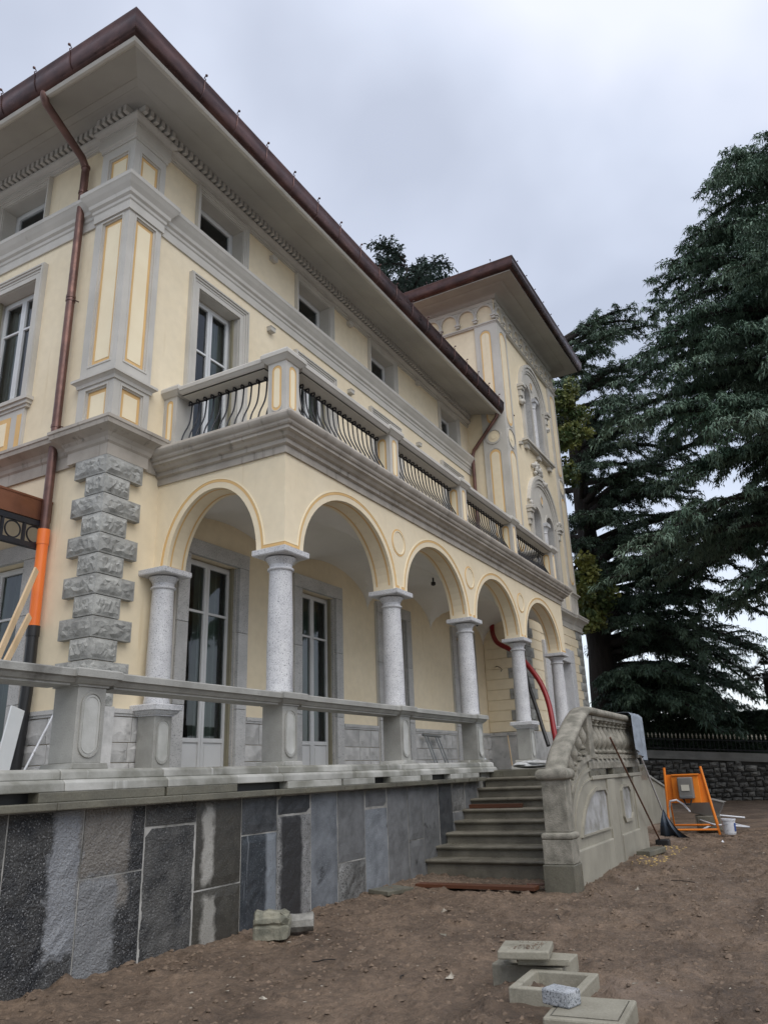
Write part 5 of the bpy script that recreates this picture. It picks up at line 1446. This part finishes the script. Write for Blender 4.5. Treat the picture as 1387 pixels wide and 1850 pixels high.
def cedar_limbs(seed, z0, z1, n, Lf, az_bias=None, rise=.12, droop=.12, r0=.16):
    r = np.random.default_rng(seed); out = []
    for i in range(n):
        t = (i + r.random() * .6) / n; z = z0 + (z1 - z0) * t
        az = r.uniform(0, 2 * math.pi) if az_bias is None else az_bias[i % len(az_bias)] + r.normal() * .35
        L = Lf(t) * r.uniform(.75, 1.15)
        out.append((z, az, L, rise + .15 * t + r.normal() * .04, droop * r.uniform(.5, 1.4), r0 * (L / 7) ** .8 + .03))
    return out
# azimuths: view direction is roughly +x ; image right is -y
RIGHT = [-1.57, -1.2, -1.9, -.9, -2.2, 2.9, -1.57, 1.6, -.4, -2.6, 1.2, -1.4, .4]
# tall cedar behind the tower's right edge (flat topped)
LA = cedar_limbs(21, 4.6, 21.3, 68, lambda t: 5.4 * (1.08 - .30 * t) if t < .95 else 3.8, RIGHT, rise=.18, droop=.30, r0=.20)
_r = np.random.default_rng(88)
for i in range(14):
    LA.append((_r.uniform(1.8, 3.6), -_r.uniform(.5, 2.6), _r.uniform(3.4, 5.6), _r.uniform(-.02, .15), _r.uniform(.1, .3), .10))
for i in range(30):
    LA.append((_r.uniform(2.4, 10.5), -_r.uniform(.5, 2.6), _r.uniform(3.4, 6.8), _r.uniform(.0, .35), _r.uniform(.3, .75), .10 + .05 * _r.random()))
LA += [(2.9, -1.75, 4.6, .22, .45, .14), (4.3, -1.5, 6.3, .30, .62, .15), (4.7, -1.95, 5.0, .12, .55, .15), (2.2, -1.4, 5.0, .18, .38, .13), (5.4, -1.1, 6.4, .05, .66, .16), (3.4, -2.2, 4.2, .3, .5, .14), (2.4, -.9, 4.2, .14, .35, .13), (6.5, -1.45, 7.5, .25, .45, .28), (8.6, -1.65, 8.5, .10, .25, .26), (5.2, -1.3, 8.0, .30, .60, .24), (9.8, -1.2, 8.0, .42, .25, .28), (11.5, -1.7, 7.5, .55, .25, .27), (14, -1.4, 6.0, .6, .2, .24), (3.4, -1.75, 6.2, .1, .35, .2), (2.9, -1.2, 5.8, .05, .3, .17)]
tree('cedar_tree', 'tall dark cedar with massive trunk and level limbs, directly right of the villa tower', 27.3, 2.62, -1.4, 21.2, .70, LA, NEED1, 31, .18, twig=1.4, tufts=15, dens=1.7, bare=.20, hang=.50, wid=.026)
# huge cedar at the right edge; trunk outside the frame
LB = cedar_limbs(22, 5.8, 23.3, 100, lambda t: float(np.interp(5.8 + t * 17.5, [5.8, 6.6, 9, 11, 14.5, 17.5, 19, 21, 22.6, 23.9], [6.0, 7.2, 8.2, 7.5, 6.5, 5.8, 5.0, 3.7, 2.5, 1.3])), [1.9, 2.5, 3.1, 2.2, 1.6, 2.8, -2.9, 3.6, 2.0, 1.3, .8, 4.4, 0.2], rise=.10, droop=.34, r0=.17)
tree('cedar_tree', 'huge blue green cedar filling the right edge, its drooping branches cut by the frame', 22.0, -8.2, -1.4, 23.5, .60, LB, NEED2, 32, .19, twig=1.5, tufts=17, dens=1.9, bare=.12, hang=.52, wid=.026)
LC = cedar_limbs(23, 20, 30.2, 34, lambda t: 5.0 * (1.1 - .7 * t), None, rise=.2, droop=.15)
tree('cedar_tree', 'distant rounded cedar crown rising behind the villa roof', 27.5, 11.6, -1.4, 29.5, .5, LC, NEED3, 33, .30, twig=1.6, tufts=9, dens=1.8, bare=.1, hang=.15, wid=.05)
# broadleaf tree between tower and cedar
def broadleaf(name, label, x, y, zb, zt, clusters, m, seed, r0=.14, size=.17, n_per=900):
    r = np.random.default_rng(seed); T_ = thing(name, label, 'tree', (x, y, zb))
    MB().tube([(x, y, zb), (x + .05, y, zb + (zt - zb) * .5), (x, y + .1, zt)], [r0, r0 * .7, r0 * .25], 10).build('trunk', BARK, T_, smooth=60)
    br = MB(); P = []
    for cx, cy, cz, rad in clusters:
        t0 = np.array([x, y, cz - rad * 1.1]); c = np.array([cx, cy, cz]); br.tube([t0, (t0 + c) / 2 + np.array([0, 0, .1]), c], [.05, .035, .015], 5)
        k = int(n_per * rad ** 2); d = r.normal(size=(k, 3)); d /= np.linalg.norm(d, axis=1)[:, None]
        rr = rad * (.45 + .6 * r.random(k) ** .6); q = c + d * rr[:, None] * np.array([1, 1, .8])
        q += (fbm(q[:, 0] * 1.7 + 3, q[:, 2] * 1.7, 3)[:, None] - .5) * .5
        P.append(q)
    tag(br.build('limbs', BARK, T_), kind='stuff')
    leaf_cloud(np.concatenate(P), size, m, 'foliage', T_, seed=seed, droop=.6, aspect=.75)
rb = np.random.default_rng(5); cl = []
for i in range(26):
    t = rb.random(); z = 11.9 + 4.3 * t; cl.append((23 + rb.normal() * .5, 2.0 + rb.normal() * .40, z, rb.uniform(.35, .62)))
for i in range(22):
    z = 5.6 + 2.9 * rb.random(); k = 1 - abs(z - 7.0) / 2.4; cl.append((23.2 + rb.normal() * .5, 2.2 - rb.random() * 1.45 * k + .15, z, rb.uniform(.35, .6)))
broadleaf('broadleaf_tree', 'slender broadleaf tree with yellowing leaves between the tower edge and the dark cedar trunk', 23.2, 2.5, -1.4, 15.0, cl, LEAFY, 8, n_per=700)
# trees on the near side of the garden: behind the camera, seen only as dark reflections in the window glass
rr_ = np.random.default_rng(77); PW = []
for i, (x, y, k) in enumerate(((-27, 6, 1.0), (-30, -2, 1.15), (-26, 14, .9), (-29, 22, 1.1), (-24, -12, 1.0), (-3, -34, 1.0), (8, -37, 1.2), (20, -33, .95))):
    for _ in range(30):
        c = np.array([x + rr_.normal() * 2.0, y + rr_.normal() * 2.0, GZ + k * rr_.uniform(.8, 12)]); rad = k * rr_.uniform(.9, 1.8)
        q = rr_.normal(size=(260, 3)); q /= np.linalg.norm(q, axis=1)[:, None]; PW.append(c + q * rad * (.4 + .6 * rr_.random(260)[:, None]))
tag(leaf_cloud(np.concatenate(PW), .5, HEDGE_M, 'garden_wood', seed=79), 'dark mass of garden trees mirrored in the window glass', kind='stuff')
# palm at the right edge
pm = thing('palm_tree', 'small dark fan palm with shaggy fronds at the right edge above the hedge', 'tree', (WX + 1.6, -4.05, 0))
MB().tube([(WX + 1.6, -4.05, 0), (WX + 1.62, -4.02, 1.6), (WX + 1.6, -4.0, 3.3)], [.20, .17, .15], 12).build('trunk', BARK, pm, smooth=60)
fr = None
r = random.Random(9)
for i in range(30):
    a = r.uniform(0, 6.28); el = r.uniform(-.5, 1.0); L = r.uniform(.65, .95)
    base = Vector((WX + 1.6, -4.0, 3.35)); d = Vector((math.cos(a) * math.cos(el), math.sin(a) * math.cos(el), math.sin(el)))
    hub = base + d * L * .55; side = d.cross(Vector((0, 0, 1))).normalized(); up = side.cross(d).normalized(); b = MB(); b.tube([base, hub], .012, 4)
    for k in range(15):
        t = (k - 7) / 7; dd = (d * math.cos(t * 1.5) + side * math.sin(t * 1.5)).normalized(); ll = L * .55 * (1 - .25 * abs(t))
        p2 = hub + dd * ll + Vector((0, 0, -.16 * ll - .10 * abs(t))); w_ = dd.cross(up).normalized() * .018
        b.add([hub, hub + dd * ll * .5 + w_, p2, hub + dd * ll * .5 - w_], [(0, 1, 2, 3)])
    b.build('palm_frond', PALM, pm)

# ================================================================== LOOSE THINGS IN THE YARD
def gz(x, y): return float(fine_h(np.array([x]), np.array([y]))[0])
def obox(b, c, w, d, h, rz, tilt=(0, 0), z0=None):
    """box centred at c (x,y), base z, rotated"""
    R = Matrix.Rotation(rz, 3, 'Z') @ Matrix.Rotation(tilt[0], 3, 'X') @ Matrix.Rotation(tilt[1], 3, 'Y')
    vs = [R @ Vector((sx * w / 2, sy * d / 2, sz)) + Vector(c) for sz in (0, h) for sx, sy in ((-1, -1), (1, -1), (1, 1), (-1, 1))]
    return b.add(vs, [(0, 3, 2, 1), (4, 5, 6, 7), (0, 1, 5, 4), (1, 2, 6, 5), (2, 3, 7, 6), (3, 0, 4, 7)])
COV = mat('cover_concrete', (.34, .32, .255), (.24, .222, .172), scale=3, rough=.6, bump=.4, bscale=40, fine=(70, .8), patch=((.13, .12, .09), 2.5, .6, .1), rnd=.06)
def frame_box(t, c, w, d, h, rz, wall, lip=None):
    R = Matrix.Rotation(rz, 3, 'Z'); b = MB(); c = Vector(c)
    def ring(hw, hd, z): return [R @ Vector((sx * hw, sy * hd, z)) + c for sx, sy in ((-1, -1), (1, -1), (1, 1), (-1, 1))]
    rings = [ring(w / 2, d / 2, 0), ring(w / 2, d / 2, h), ring(w / 2 - wall, d / 2 - wall, h), ring(w / 2 - wall - .005, d / 2 - wall - .005, h * .45), ring(w / 2 - wall - .04, d / 2 - wall - .04, h * .45), ring(w / 2 - wall - .045, d / 2 - wall - .045, 0)]
    b.loft(rings, caps=False); return b.build('frame', COV, t, bevel=.008)
A1 = math.radians(28)
t = thing('manhole_frame', 'square concrete manhole frame carrying two loose slabs, at the back of the group', 'manhole frame', (-1.66, -3.58, GZ), 'concrete manhole frames')
frame_box(t, (-1.66, -3.56, GZ - .12), .46, .52, .23, math.radians(2), .07)
t = obox(MB(), (-1.83, -3.67, GZ + .122), .22, .36, .048, math.radians(24), (.05, .03)).build('paving_slab', COV, bevel=.008)
tag(t, 'concrete slab tilted between the top slab and the manhole frame', 'slab', 'loose concrete slabs')
t = obox(MB(), (-1.88, -3.575, GZ + .180), .38, .36, .055, math.radians(13), (0, .01)).build('paving_slab', COV, bevel=.010)
tag(t, 'topmost square concrete slab of the stack, sprinkled with soil', 'slab', 'loose concrete slabs')
V, F = rocks(300, (-2.0, -1.76), (-3.70, -3.46), .002, .008, 61); V[:, 2] += GZ + .238 - np.median(V[:, 2])
V[:, 2] = np.clip(V[:, 2], GZ + .234, GZ + .245)
tag(fast_mesh('soil_crumbs', V, F, CLOD), 'soil crumbs sprinkled over the topmost concrete slab', 'soil', kind='stuff')
t = thing('manhole_frame', 'empty open square concrete frame in the middle of the group, nothing on it', 'manhole frame', (-2.24, -3.89, GZ), 'concrete manhole frames')
frame_box(t, (-2.24, -3.89, GZ - .12), .50, .47, .24, math.radians(2), .058)
t = thing('concrete_chamber', 'concrete inspection chamber with its lid in place, cut by the lower edge, nearest the camera', 'chamber', (-2.76, -4.27, GZ))
obox(MB(), (-2.76, -4.27, GZ - .12), .48, .45, .235, math.radians(4)).build('chamber_body', COV, t, bevel=.012)
b = MB()
for (x0, x1, y0, y1) in ((-.20, .20, -.19, -.186), (-.20, .20, .186, .19), (-.20, -.196, -.186, .186), (.196, .20, -.186, .186)):
    R4 = Matrix.Rotation(math.radians(4), 3, 'Z')
    q = [R4 @ Vector((x, y, .1165)) + Vector((-2.76, -4.27, GZ)) for x, y in ((x0, y0), (x1, y0), (x1, y1), (x0, y1))]; b.add(q, [(0, 1, 2, 3)])
b.build('lid_joint', BLP, t)
obox(MB(), (-2.76, -4.27, GZ + .1145), .388, .365, .006, math.radians(4)).build('lid', COV, t, bevel=.003)
b2 = obox(MB(), (-2.76, -4.10, GZ + .121), .13, .19, .085, math.radians(-18), (0, 0))
t = b2.build('granite_block', mat('white_granite', (.46, .48, .50), (.28, .30, .32), scale=16, rough=.6, bump=.7, bscale=70, bdist=.015, spots=[((.12, .13, .14), 90, .56)]), bevel=.010)
tag(t, 'small pale grey granite block lying on the chamber lid', 'stone block')
# carved fragments
t = MB(); cx, cy, rz = -1.03, -.66, math.radians(-56)
R = Matrix.Rotation(rz, 3, 'Z')
prof = [(-.13, -.03), (.13, -.03), (.13, .08), (.10, .09), (.10, .11), (.125, .13), (.12, .16), (.09, .17), (.075, .20), (.04, .215), (-.06, .215), (-.09, .20), (-.10, .17), (-.13, .16), (-.135, .12), (-.11, .10), (-.13, .08)]
rings = []
frr = random.Random(3)
for k, xx in enumerate((-.17, -.15, -.09, -.03, .03, .08, .12, .15)):
    s = (1 + .03 * math.sin(k * 2.3)) * (.93 if k in (0, 7) else 1)
    rings.append([R @ Vector((xx + (.035 * math.sin(i * 2.1) if k >= 6 else 0) + frr.uniform(-.006, .006), p[0] * s + frr.uniform(-.006, .006), p[1] * s + frr.uniform(-.006, .006))) + Vector((cx, cy, GZ + .01)) for i, p in enumerate(prof)])
FRAG = mat('mossy_carved_stone', (.29, .275, .21), (.13, .13, .10), scale=8, rough=.85, bump=.8, bscale=50)
tag(t.loft(rings).build('carved_fragment', FRAG, bevel=.006), 'large broken moulded stone fragment with yellowish lichen, lying by the slab wall', 'stone fragment', 'broken carved fragments')
t = MB(); rings = []
for k in range(5):
    u = -.13 + .26 * k / 4
    rings.append([R @ Vector((u + .01 * math.sin(j * 3 + k), .085 * math.cos(j * .7) * (1 + .1 * math.sin(j * 5 + k)), .085 * math.sin(j * .7) * (1 + .1 * math.cos(j * 4 + k)))) + Vector((-.72, -.78, GZ + .075)) for j in range(9)])
tag(t.loft(rings).build('carved_fragment', mat('grey_broken_stone', (.30, .29, .26), (.15, .145, .13), scale=9, rough=.85, bump=.9, bscale=45), smooth=35), 'smaller rounded grey stone fragment, right of the moulded one', 'stone fragment', 'broken carved fragments')
tag(obox(MB(), (-.34, -2.13, gz(-.34, -2.13)), .17, .12, .022, .3, (.05, .04)).build('tile_fragment', COV, bevel=.005), 'flat square of pale stone lying alone in mid yard', 'tile')
tag(obox(MB(), (1.80, -.42, GZ - .01), .52, .34, .055, math.radians(-12), (.04, .02)).build('concrete_plate', CONW, bevel=.01), 'wet concrete plate lying against the foot of the slab wall', 'concrete plate')
tag(obox(MB(), (6.25, -2.86, GZ + .03), .80, .22, .085, math.radians(-8)).build('kerb_block', CONW, bevel=.01), 'low concrete block on the soil under the staircase wall', 'kerb block')
# boards
tag(MB().box(2.22, 2.40, -2.22, -.55, GZ - .0, GZ + .045).build('timber_board', WOODD, bevel=.004), 'long wet brown board on the ground across the foot of the steps', 'board')
tag(obox(MB(), (2.55, -2.16, GZ + .02), .14, .30, .03, .3, (0, .1)).build('timber_offcut', WOODD, bevel=.004), 'short splintered orange brown offcut by the newel foot', 'board')
tag(MB().box(5.02, 5.11, -1.12, -.18, -.609, -.545).build('timber_batten', WOODD, bevel=.004), 'left brown batten lying on a step halfway up the stairs', 'batten', 'battens on the steps')
tag(MB().box(5.02, 5.11, -2.28, -1.55, -.609, -.545).build('timber_batten', WOODD, bevel=.004), 'right brown batten lying on the same step, ending at the curved balustrade', 'batten', 'battens on the steps')
# scattered bits that can be told apart
bits = [((1308, 0), 9.2, -3.6, .07, WHP, 'curled white plastic scrap on the soil near the bucket'), (0, -.62, -5.55, .04, CHIP, 'pale stone chip alone in the right part of the yard'), (0, -1.5, -5.9, .028, WHP, 'small white scrap near the right edge of the picture'),
        (0, -1.85, -2.95, .05, CHIP, 'broken beige stone lump left of the manhole frames'), (0, -2.75, -1.9, .035, CHIP, 'flat pale stone chip in the lower left of the yard'), (0, .9, -1.6, .045, CHIP, 'thin tan stone splinter before the steps'), (0, 3.0, -3.3, .05, CHIP, 'pale rubble piece right of the newel foot')]
for i, (_, x, y, s, m, lb) in enumerate(bits):
    b = rockface(lambda u, v, o: Vector((x, y, gz(x, y))) + Matrix.Rotation(i * 1.1, 3, 'Z') @ Vector((u - s, v - s * .6, o)), s * 2, s * 1.2, s * .8, 4, 4, 900 + i, s * .2)
    tag(b.build('scrap' if m is WHP else 'stone_chip', m, smooth=None), lb, 'scrap' if m is WHP else 'stone chip', 'scraps of white plastic' if m is WHP else 'stone chips on the soil')
V, F = rocks(420, (5.0, 8.2), (-3.15, -2.75), .006, .03, 71); tag(fast_mesh('sawdust_crumbs', V, F, STRAW), 'yellowish crumbs of debris round the low block under the stair wall', 'debris', kind='stuff')
r = random.Random(31)
for i, (x, y, l, a) in enumerate(((.7, -3.0, .30, .4), (-1.55, -1.75, .22, 2.2), (3.6, -3.9, .35, 1.1), (-2.0, -2.6, .12, .2))):
    P = [(x + l * k / 4 * math.cos(a) + r.uniform(-.01, .01), y + l * k / 4 * math.sin(a) + r.uniform(-.01, .01), gz(x, y) + .012 + .006 * math.sin(k)) for k in range(5)]
    tag(MB().tube(P, .005, 4).build('twig', BARK), ['thin dark root lying between the tile and the manhole frames', 'short crooked twig in the left part of the yard', 'long dark twig on the soil beyond the manhole frames', 'tiny wood splinter near the lower left corner'][i], 'twig', 'twigs on the soil')

# orange site panel frame
of = thing('site_power_stand', 'orange steel frame carrying a dark electrical box, standing on the soil beyond the staircase', 'power stand', (10.5, -2.9, GZ))
def P_(y, z, x=10.5): return (x, y, z)
MB().tube([P_(-2.44, -1.05, 10.45), P_(-2.45, -.8), P_(-2.48, -.10)], .028, 8).tube([P_(-2.44, -1.42, 10.40), P_(-2.44, -1.05, 10.45)], .026, 8).build('leg', ORF, of, smooth=60)
MB().tube([P_(-3.42, -1.46, 10.48), P_(-3.23, -.10)], .028, 8).build('leg', ORF, of, smooth=60)
MB().tube([P_(-2.46, -1.36, 10.42), P_(-3.40, -1.36, 10.46)], .022, 8).tube([P_(-2.46, -1.30, 10.9), P_(-3.36, -1.30, 10.9)], .022, 8).tube([P_(-3.36, -1.30, 10.9), P_(-3.24, -.3, 10.55)], .018, 8).tube([P_(-2.46, -1.3, 10.9), P_(-2.48, -.3, 10.55)], .018, 8).build('cross_bar', ORF, of, smooth=60)
MB().add([P_(-2.46, -.25, 10.52), P_(-3.25, -.25, 10.52), P_(-3.33, -.83, 10.52), P_(-2.48, -.83, 10.52), P_(-2.46, -.25, 10.54), P_(-3.25, -.25, 10.54), P_(-3.33, -.83, 10.54), P_(-2.48, -.83, 10.54)], [(0, 1, 2, 3), (4, 7, 6, 5), (0, 4, 5, 1), (1, 5, 6, 2), (2, 6, 7, 3), (3, 7, 4, 0)]).build('back_panel', ORF, of)
MB().box(10.40, 10.52, -3.18, -2.62, -.275, -.245).build('rain_hood', ORF, of, bevel=.005)
MB().box(10.44, 10.52, -3.16, -2.60, -.83, -.26).build('box_tray', ORF, of, bevel=.01)
MB().box(10.26, 10.43, -3.05, -2.75, -.74, -.31).build('electrical_box', GRP, of, bevel=.02)
MB().box(10.245, 10.262, -2.98, -2.82, -.58, -.46).build('box_label', SIGN, of)
MB().box(10.24, 10.262, -3.03, -2.77, -.73, -.68).build('box_catch', MET, of, bevel=.004)
MB().tube([(10.35, -2.82, -.75), (10.3, -2.86, -.85), (10.3, -2.95, -.86), (10.33, -2.98, -.76)], .018, 7).build('socket_cable', BLP, of, smooth=60)
MB().tube([(10.4, -2.5, -.9), (10.3, -2.55, -.78), (10.3, -2.68, -.76), (10.35, -2.8, -.85), (10.4, -2.9, -1.0)], .022, 7).build('white_cable', WHP, of, smooth=60)
t = thing('mortar_tub', 'grey plastic mortar tub tilted behind the orange frame', 'tub', (11.3, -3.1, GZ))
rings = []
for zz, hw, hd in ((0, .26, .19), (.36, .36, .27), (.37, .385, .295), (.355, .34, .25), (.05, .25, .17)):
    rings.append([Matrix.Rotation(.25, 3, 'X') @ Vector((sx * hd, sy * hw, zz)) + Vector((11.4, -3.05, GZ + .32)) for sx, sy in ((-1, -1), (1, -1), (1, 1), (-1, 1))])
MB().loft(rings).build('tub_shell', GRP, t, bevel=.02)
obox(MB(), (11.4, -3.1, GZ), .5, .5, .32, .2).build('brick_support', CONW, t, bevel=.02)
bk = thing('bucket', 'white plastic bucket with a blue side mark beside the orange frame', 'bucket', (10.45, -3.62, GZ))
MB().lathe([(0, 0), (.115, 0), (.135, .27), (.148, .27), (.148, .30), (.138, .30), (.125, .02), (0, .02)], 24, (10.45, -3.62, GZ + .0)).build('bucket_body', WHP, bk, smooth=40)
MB().tube([(10.45 + .15 * math.cos(a), -3.62 + .15 * math.sin(a) * .98, GZ + .27 - .10 * abs(math.sin(a * .5 + .8))) for a in [k * math.pi / 10 for k in range(11)]], .004, 4).build('bucket_handle', MET, bk)
a0 = [-2.2 + .08 * k for k in range(6)]
b = MB(); vs = []
for a in a0: vs += [(10.45 + .133 * math.cos(a), -3.62 + .133 * math.sin(a), GZ + .06), (10.45 + .143 * math.cos(a), -3.62 + .143 * math.sin(a), GZ + .22)]
b.add(vs, [(2 * k, 2 * k + 2, 2 * k + 3, 2 * k + 1) for k in range(5)]).build('bucket_print', mat('blue_print', (.03, .08, .3), rough=.5), bk)
tag(MB().tube([(10.9, -3.0, GZ + .05), (11.4, -3.3, GZ + .18), (11.8, -3.6, GZ + .1), (11.5, -3.9, GZ + .06), (11.0, -3.7, GZ + .12), (10.8, -3.3, GZ + .16), (11.2, -2.9, GZ + .25), (11.9, -3.3, GZ + .28), (12.0, -3.8, GZ + .22)], .02, 7).build('garden_hose', WHP, smooth=60), 'loose loops of pale hose behind the white bucket', 'hose')
# tarpaulin
t = MB(); NXX, NYY = 16, 14; vs = []
pr = np.random.default_rng(12)
for i in range(NXX + 1):
    for j in range(NYY + 1):
        s, q = i / NXX, j / NYY
        top = Vector((9.5, -2.52, GZ + .55)); bl = Vector((9.5, -2.40, GZ + .04)); brr = Vector((9.45, -3.0, GZ + .02))
        base = bl.lerp(brr, s ** .8)
        p = top.lerp(base, q); fold = .045 * math.sin(s * 13) * q + .02 * math.sin(s * 29 + q * 4) * q
        vs.append(tuple(p + Vector((-.12 * math.sin(q * 3.14) - fold, 0, .02 * math.sin(s * 9) * (1 - q) + (-.08 * math.sin(q * 3) * s)))))
fs = [(i * (NYY + 1) + j, (i + 1) * (NYY + 1) + j, (i + 1) * (NYY + 1) + j + 1, i * (NYY + 1) + j + 1) for i in range(NXX) for j in range(NYY)]
tag(t.add(vs, fs).build('tarpaulin', TARP, smooth=80), 'crumpled dark blue tarpaulin propped up beside the orange frame', 'tarpaulin')
# broom leaning on the stair wall
bb = thing('push_broom', 'long wooden handled broom with black head leaning on the stair balustrade', 'broom', (7.2, -3.0, GZ))
MB().tube([(5.04, -2.70, .41), (8.0, -2.68, GZ + .08)], .016, 8).build('handle', WOODD, bb, smooth=60)
MB().box(7.92, 8.12, -2.84, -2.60, GZ - .02, GZ + .11).build('brush_head', BLP, bb, bevel=.02)
tag(MB().tube([(6.72, -2.76, .25), (9.4, -2.522, -.904)], .016, 8).build('metal_pole', WHP, smooth=60), 'thin pale pole running from the stair balustrade down to the tarpaulin', 'pole')
# cloth over the end of the balustrade
t = MB(); vs = []; NA, NB = 18, 22
for i in range(NA + 1):
    s = i / NA
    for j in range(NB + 1):
        q = j / NB; x = 6.55 + .80 * s + .06 * math.sin(q * 5)
        if q < .25: y, z = -2.34 - .0 * q, .55 + q / .25 * .30
        elif q < .42: y, z = -2.36 - (q - .25) / .17 * .36, .872 + .015 * math.sin((q - .25) / .17 * 3.14)
        else: y, z = -2.72 - .03 * math.sin(s * 14) - .05 * (q - .42), .86 - (q - .42) / .58 * (.62 + .20 * s)
        fold = .022 * math.sin(s * 19 + q * 2) + .012 * math.sin(s * 41)
        vs.append((x + fold * .4, y - abs(fold) * (1 if q > .42 else .2), z + (fold * .3 if q > .25 else 0)))
fs = [(i * (NB + 1) + j, (i + 1) * (NB + 1) + j, (i + 1) * (NB + 1) + j + 1, i * (NB + 1) + j + 1) for i in range(NA) for j in range(NB)]
tag(t.add(vs, fs).build('cloth', CLO, smooth=80), 'grey blue striped cloth hung over the far end of the stair balustrade', 'cloth')

# things on the terrace
def smooth3(P, k=5):
    Q = [P[0]] + list(P) + [P[-1]]; out = []
    for i in range(1, len(Q) - 2):
        for j in range(k):
            t = j / k; p0, p1, p2, p3 = Q[i - 1], Q[i], Q[i + 1], Q[i + 2]
            out.append(tuple(.5 * (2 * p1[d] + (p2[d] - p0[d]) * t + (2 * p0[d] - 5 * p1[d] + 4 * p2[d] - p3[d]) * t * t + (3 * p1[d] - p0[d] - 3 * p2[d] + p3[d]) * t ** 3) for d in range(3)))
    return out + [P[-1]]
tag(MB().tube(smooth3([(12.35, 1.97, 3.9), (12.25, 1.93, 3.6), (12.0, 1.72, 3.30), (11.8, 1.39, 3.10), (11.65, 1.12, 2.95), (11.55, .90, 2.72), (11.45, .62, 2.38), (11.35, .38, 2.0), (11.2, .19, 1.5), (11.0, .06, .80), (10.9, -.02, .30), (10.7, -.25, .08)]), .066, 12).build('red_hose', REDP, smooth=70), 'thick dark red hose hanging from the loggia vault down behind the columns', 'hose')
tag(MB().tube([(11.62, .86, 2.35), (11.5, .76, 2.0), (11.2, .5, 1.36), (11.0, .34, .92), (10.8, .175, .50)], .05, 10).build('black_pipe', BLP, smooth=70), 'straight black pipe leaning behind the fourth column, left of the red hose', 'pipe')
ld = thing('metal_trestle', 'folded metal trestle leaning on the stone dado between the second and third French doors', 'trestle', (8.35, 2.0, 0))
b = MB().tube([(8.05, 2.15, .80), (8.95, 2.15, .78)], .03, 8).build('top_bar', MET, ld, smooth=60)
for x, d in ((8.15, .18), (8.28, .18), (8.68, .22), (8.82, .22)): MB().tube([(x, 2.15, .78), (x + d, 1.95, .0)], .016, 6).build('leg', MET, ld, smooth=60)
br = thing('straw_broom', 'straw broom with long pale handle, bristles down, leaning on the tower dado', 'broom', (12.0, 1.1, 0))
MB().tube([(12.35, 1.35, 1.35), (12.0, 1.12, .42)], .014, 7).build('handle', WOOD, br, smooth=60)
MB().prism([(-.06, .42), (.06, .42), (.2, .02), (-.2, .02)], 'y', -.05, .05).build('bristles', STRAW, br, at=(0, 0, 0), bevel=.01).location = Vector((12.0, 1.12, 0)) - WPOS[br.name]
MB().lathe([(0, .34), (.07, .35), (.05, .46), (0, .47)], 10, (12.0, 1.12, 0)).build('binding', BLP, br)
tag(MB().tube([(12.3, 1.75, .85), (11.8, 1.5, .02)], .016, 7).build('wooden_stick', WOOD, smooth=60), 'short plain wooden stick leaning left of the straw broom', 'stick')
def blob_bag(c, rx, ry, rz_, seed, name, m, lb, cat):
    r = np.random.default_rng(seed); b = MB(); rings = []
    for i in range(9):
        a = math.pi * i / 8
        rings.append([(c[0] + rx * math.sin(a) * math.cos(2 * math.pi * j / 14) * (1 + .6 * (r.random() - .5)), c[1] + ry * math.sin(a) * math.sin(2 * math.pi * j / 14) * (1 + .25 * (r.random() - .5)), c[2] + rz_ * (1 - math.cos(a)) * (1 + .2 * (r.random() - .5))) for j in range(14)])
    tag(b.loft(rings).build(name, m, smooth=None if name.startswith('plastic') else 50), lb, cat)
blob_bag((8.0, -.35, .0), .42, .42, .075, 1, 'plastic_sheet', SACK, 'crumpled milky plastic sheet at the head of the stairs, left of the pedestal', 'plastic sheet')
blob_bag((9.9, -.55, .0), .35, .3, .25, 2, 'plastic_bag', SACK, 'translucent plastic bag bulging between the pedestal and the curved rail', 'bag')
blob_bag((6.95, .35, .02), .13, .12, .12, 3, 'shopping_bag', BAGM, 'small blue and white bag beside the last rail pedestal', 'bag')
blob_bag((8.35, -.75, .0), .28, .12, .05, 4, 'dark_rag', BLP, 'flat dark rag at the head of the stairs in front of the pedestal', 'rag')
# left end of the terrace
def beam(p, q, w, d):
    p, q = Vector(p), Vector(q); t = (q - p).normalized(); a = t.cross(Vector((.3, -1, 0))).normalized(); c2 = a.cross(t).normalized()
    return MB().loft([[c + a * sa * w / 2 + c2 * sb * d / 2 for sa, sb in ((-1, -1), (1, -1), (1, 1), (-1, 1))] for c in (p, q)])
tag(beam((-1.34, 3.05, 2.75), (-2.98, 1.85, .0), .085, .03).build('timber_plank', WOOD, bevel=.003), 'longer pale plank leaning on the left door jamb beside the orange pipe', 'plank', 'planks leaning on the left door')
tag(beam((-1.50, 2.86, 2.08), (-3.05, 1.72, .0), .085, .03).build('timber_plank', WOOD, bevel=.003), 'shorter pale plank leaning just under the longer one at the left edge', 'plank', 'planks leaning on the left door')
tag(beam((-1.41, 3.0, .95), (-1.60, 2.95, .0), .25, .02).build('white_board', WHB), 'flat white board standing left of the black pipe foot', 'board')
tag(MB().tube([(-1.0, 2.80, .96), (-1.40, 2.9, .0)], .014, 7).build('white_stick', WHP, smooth=60), 'thin whitish stick leaning on the dado right of the black pipe foot', 'stick')
blob_bag((-1.95, 2.9, .35), .12, .12, .22, 7, 'red_cloth_bundle', DRED, 'dark red cloth bundle at the left edge behind the terrace rail', 'cloth')
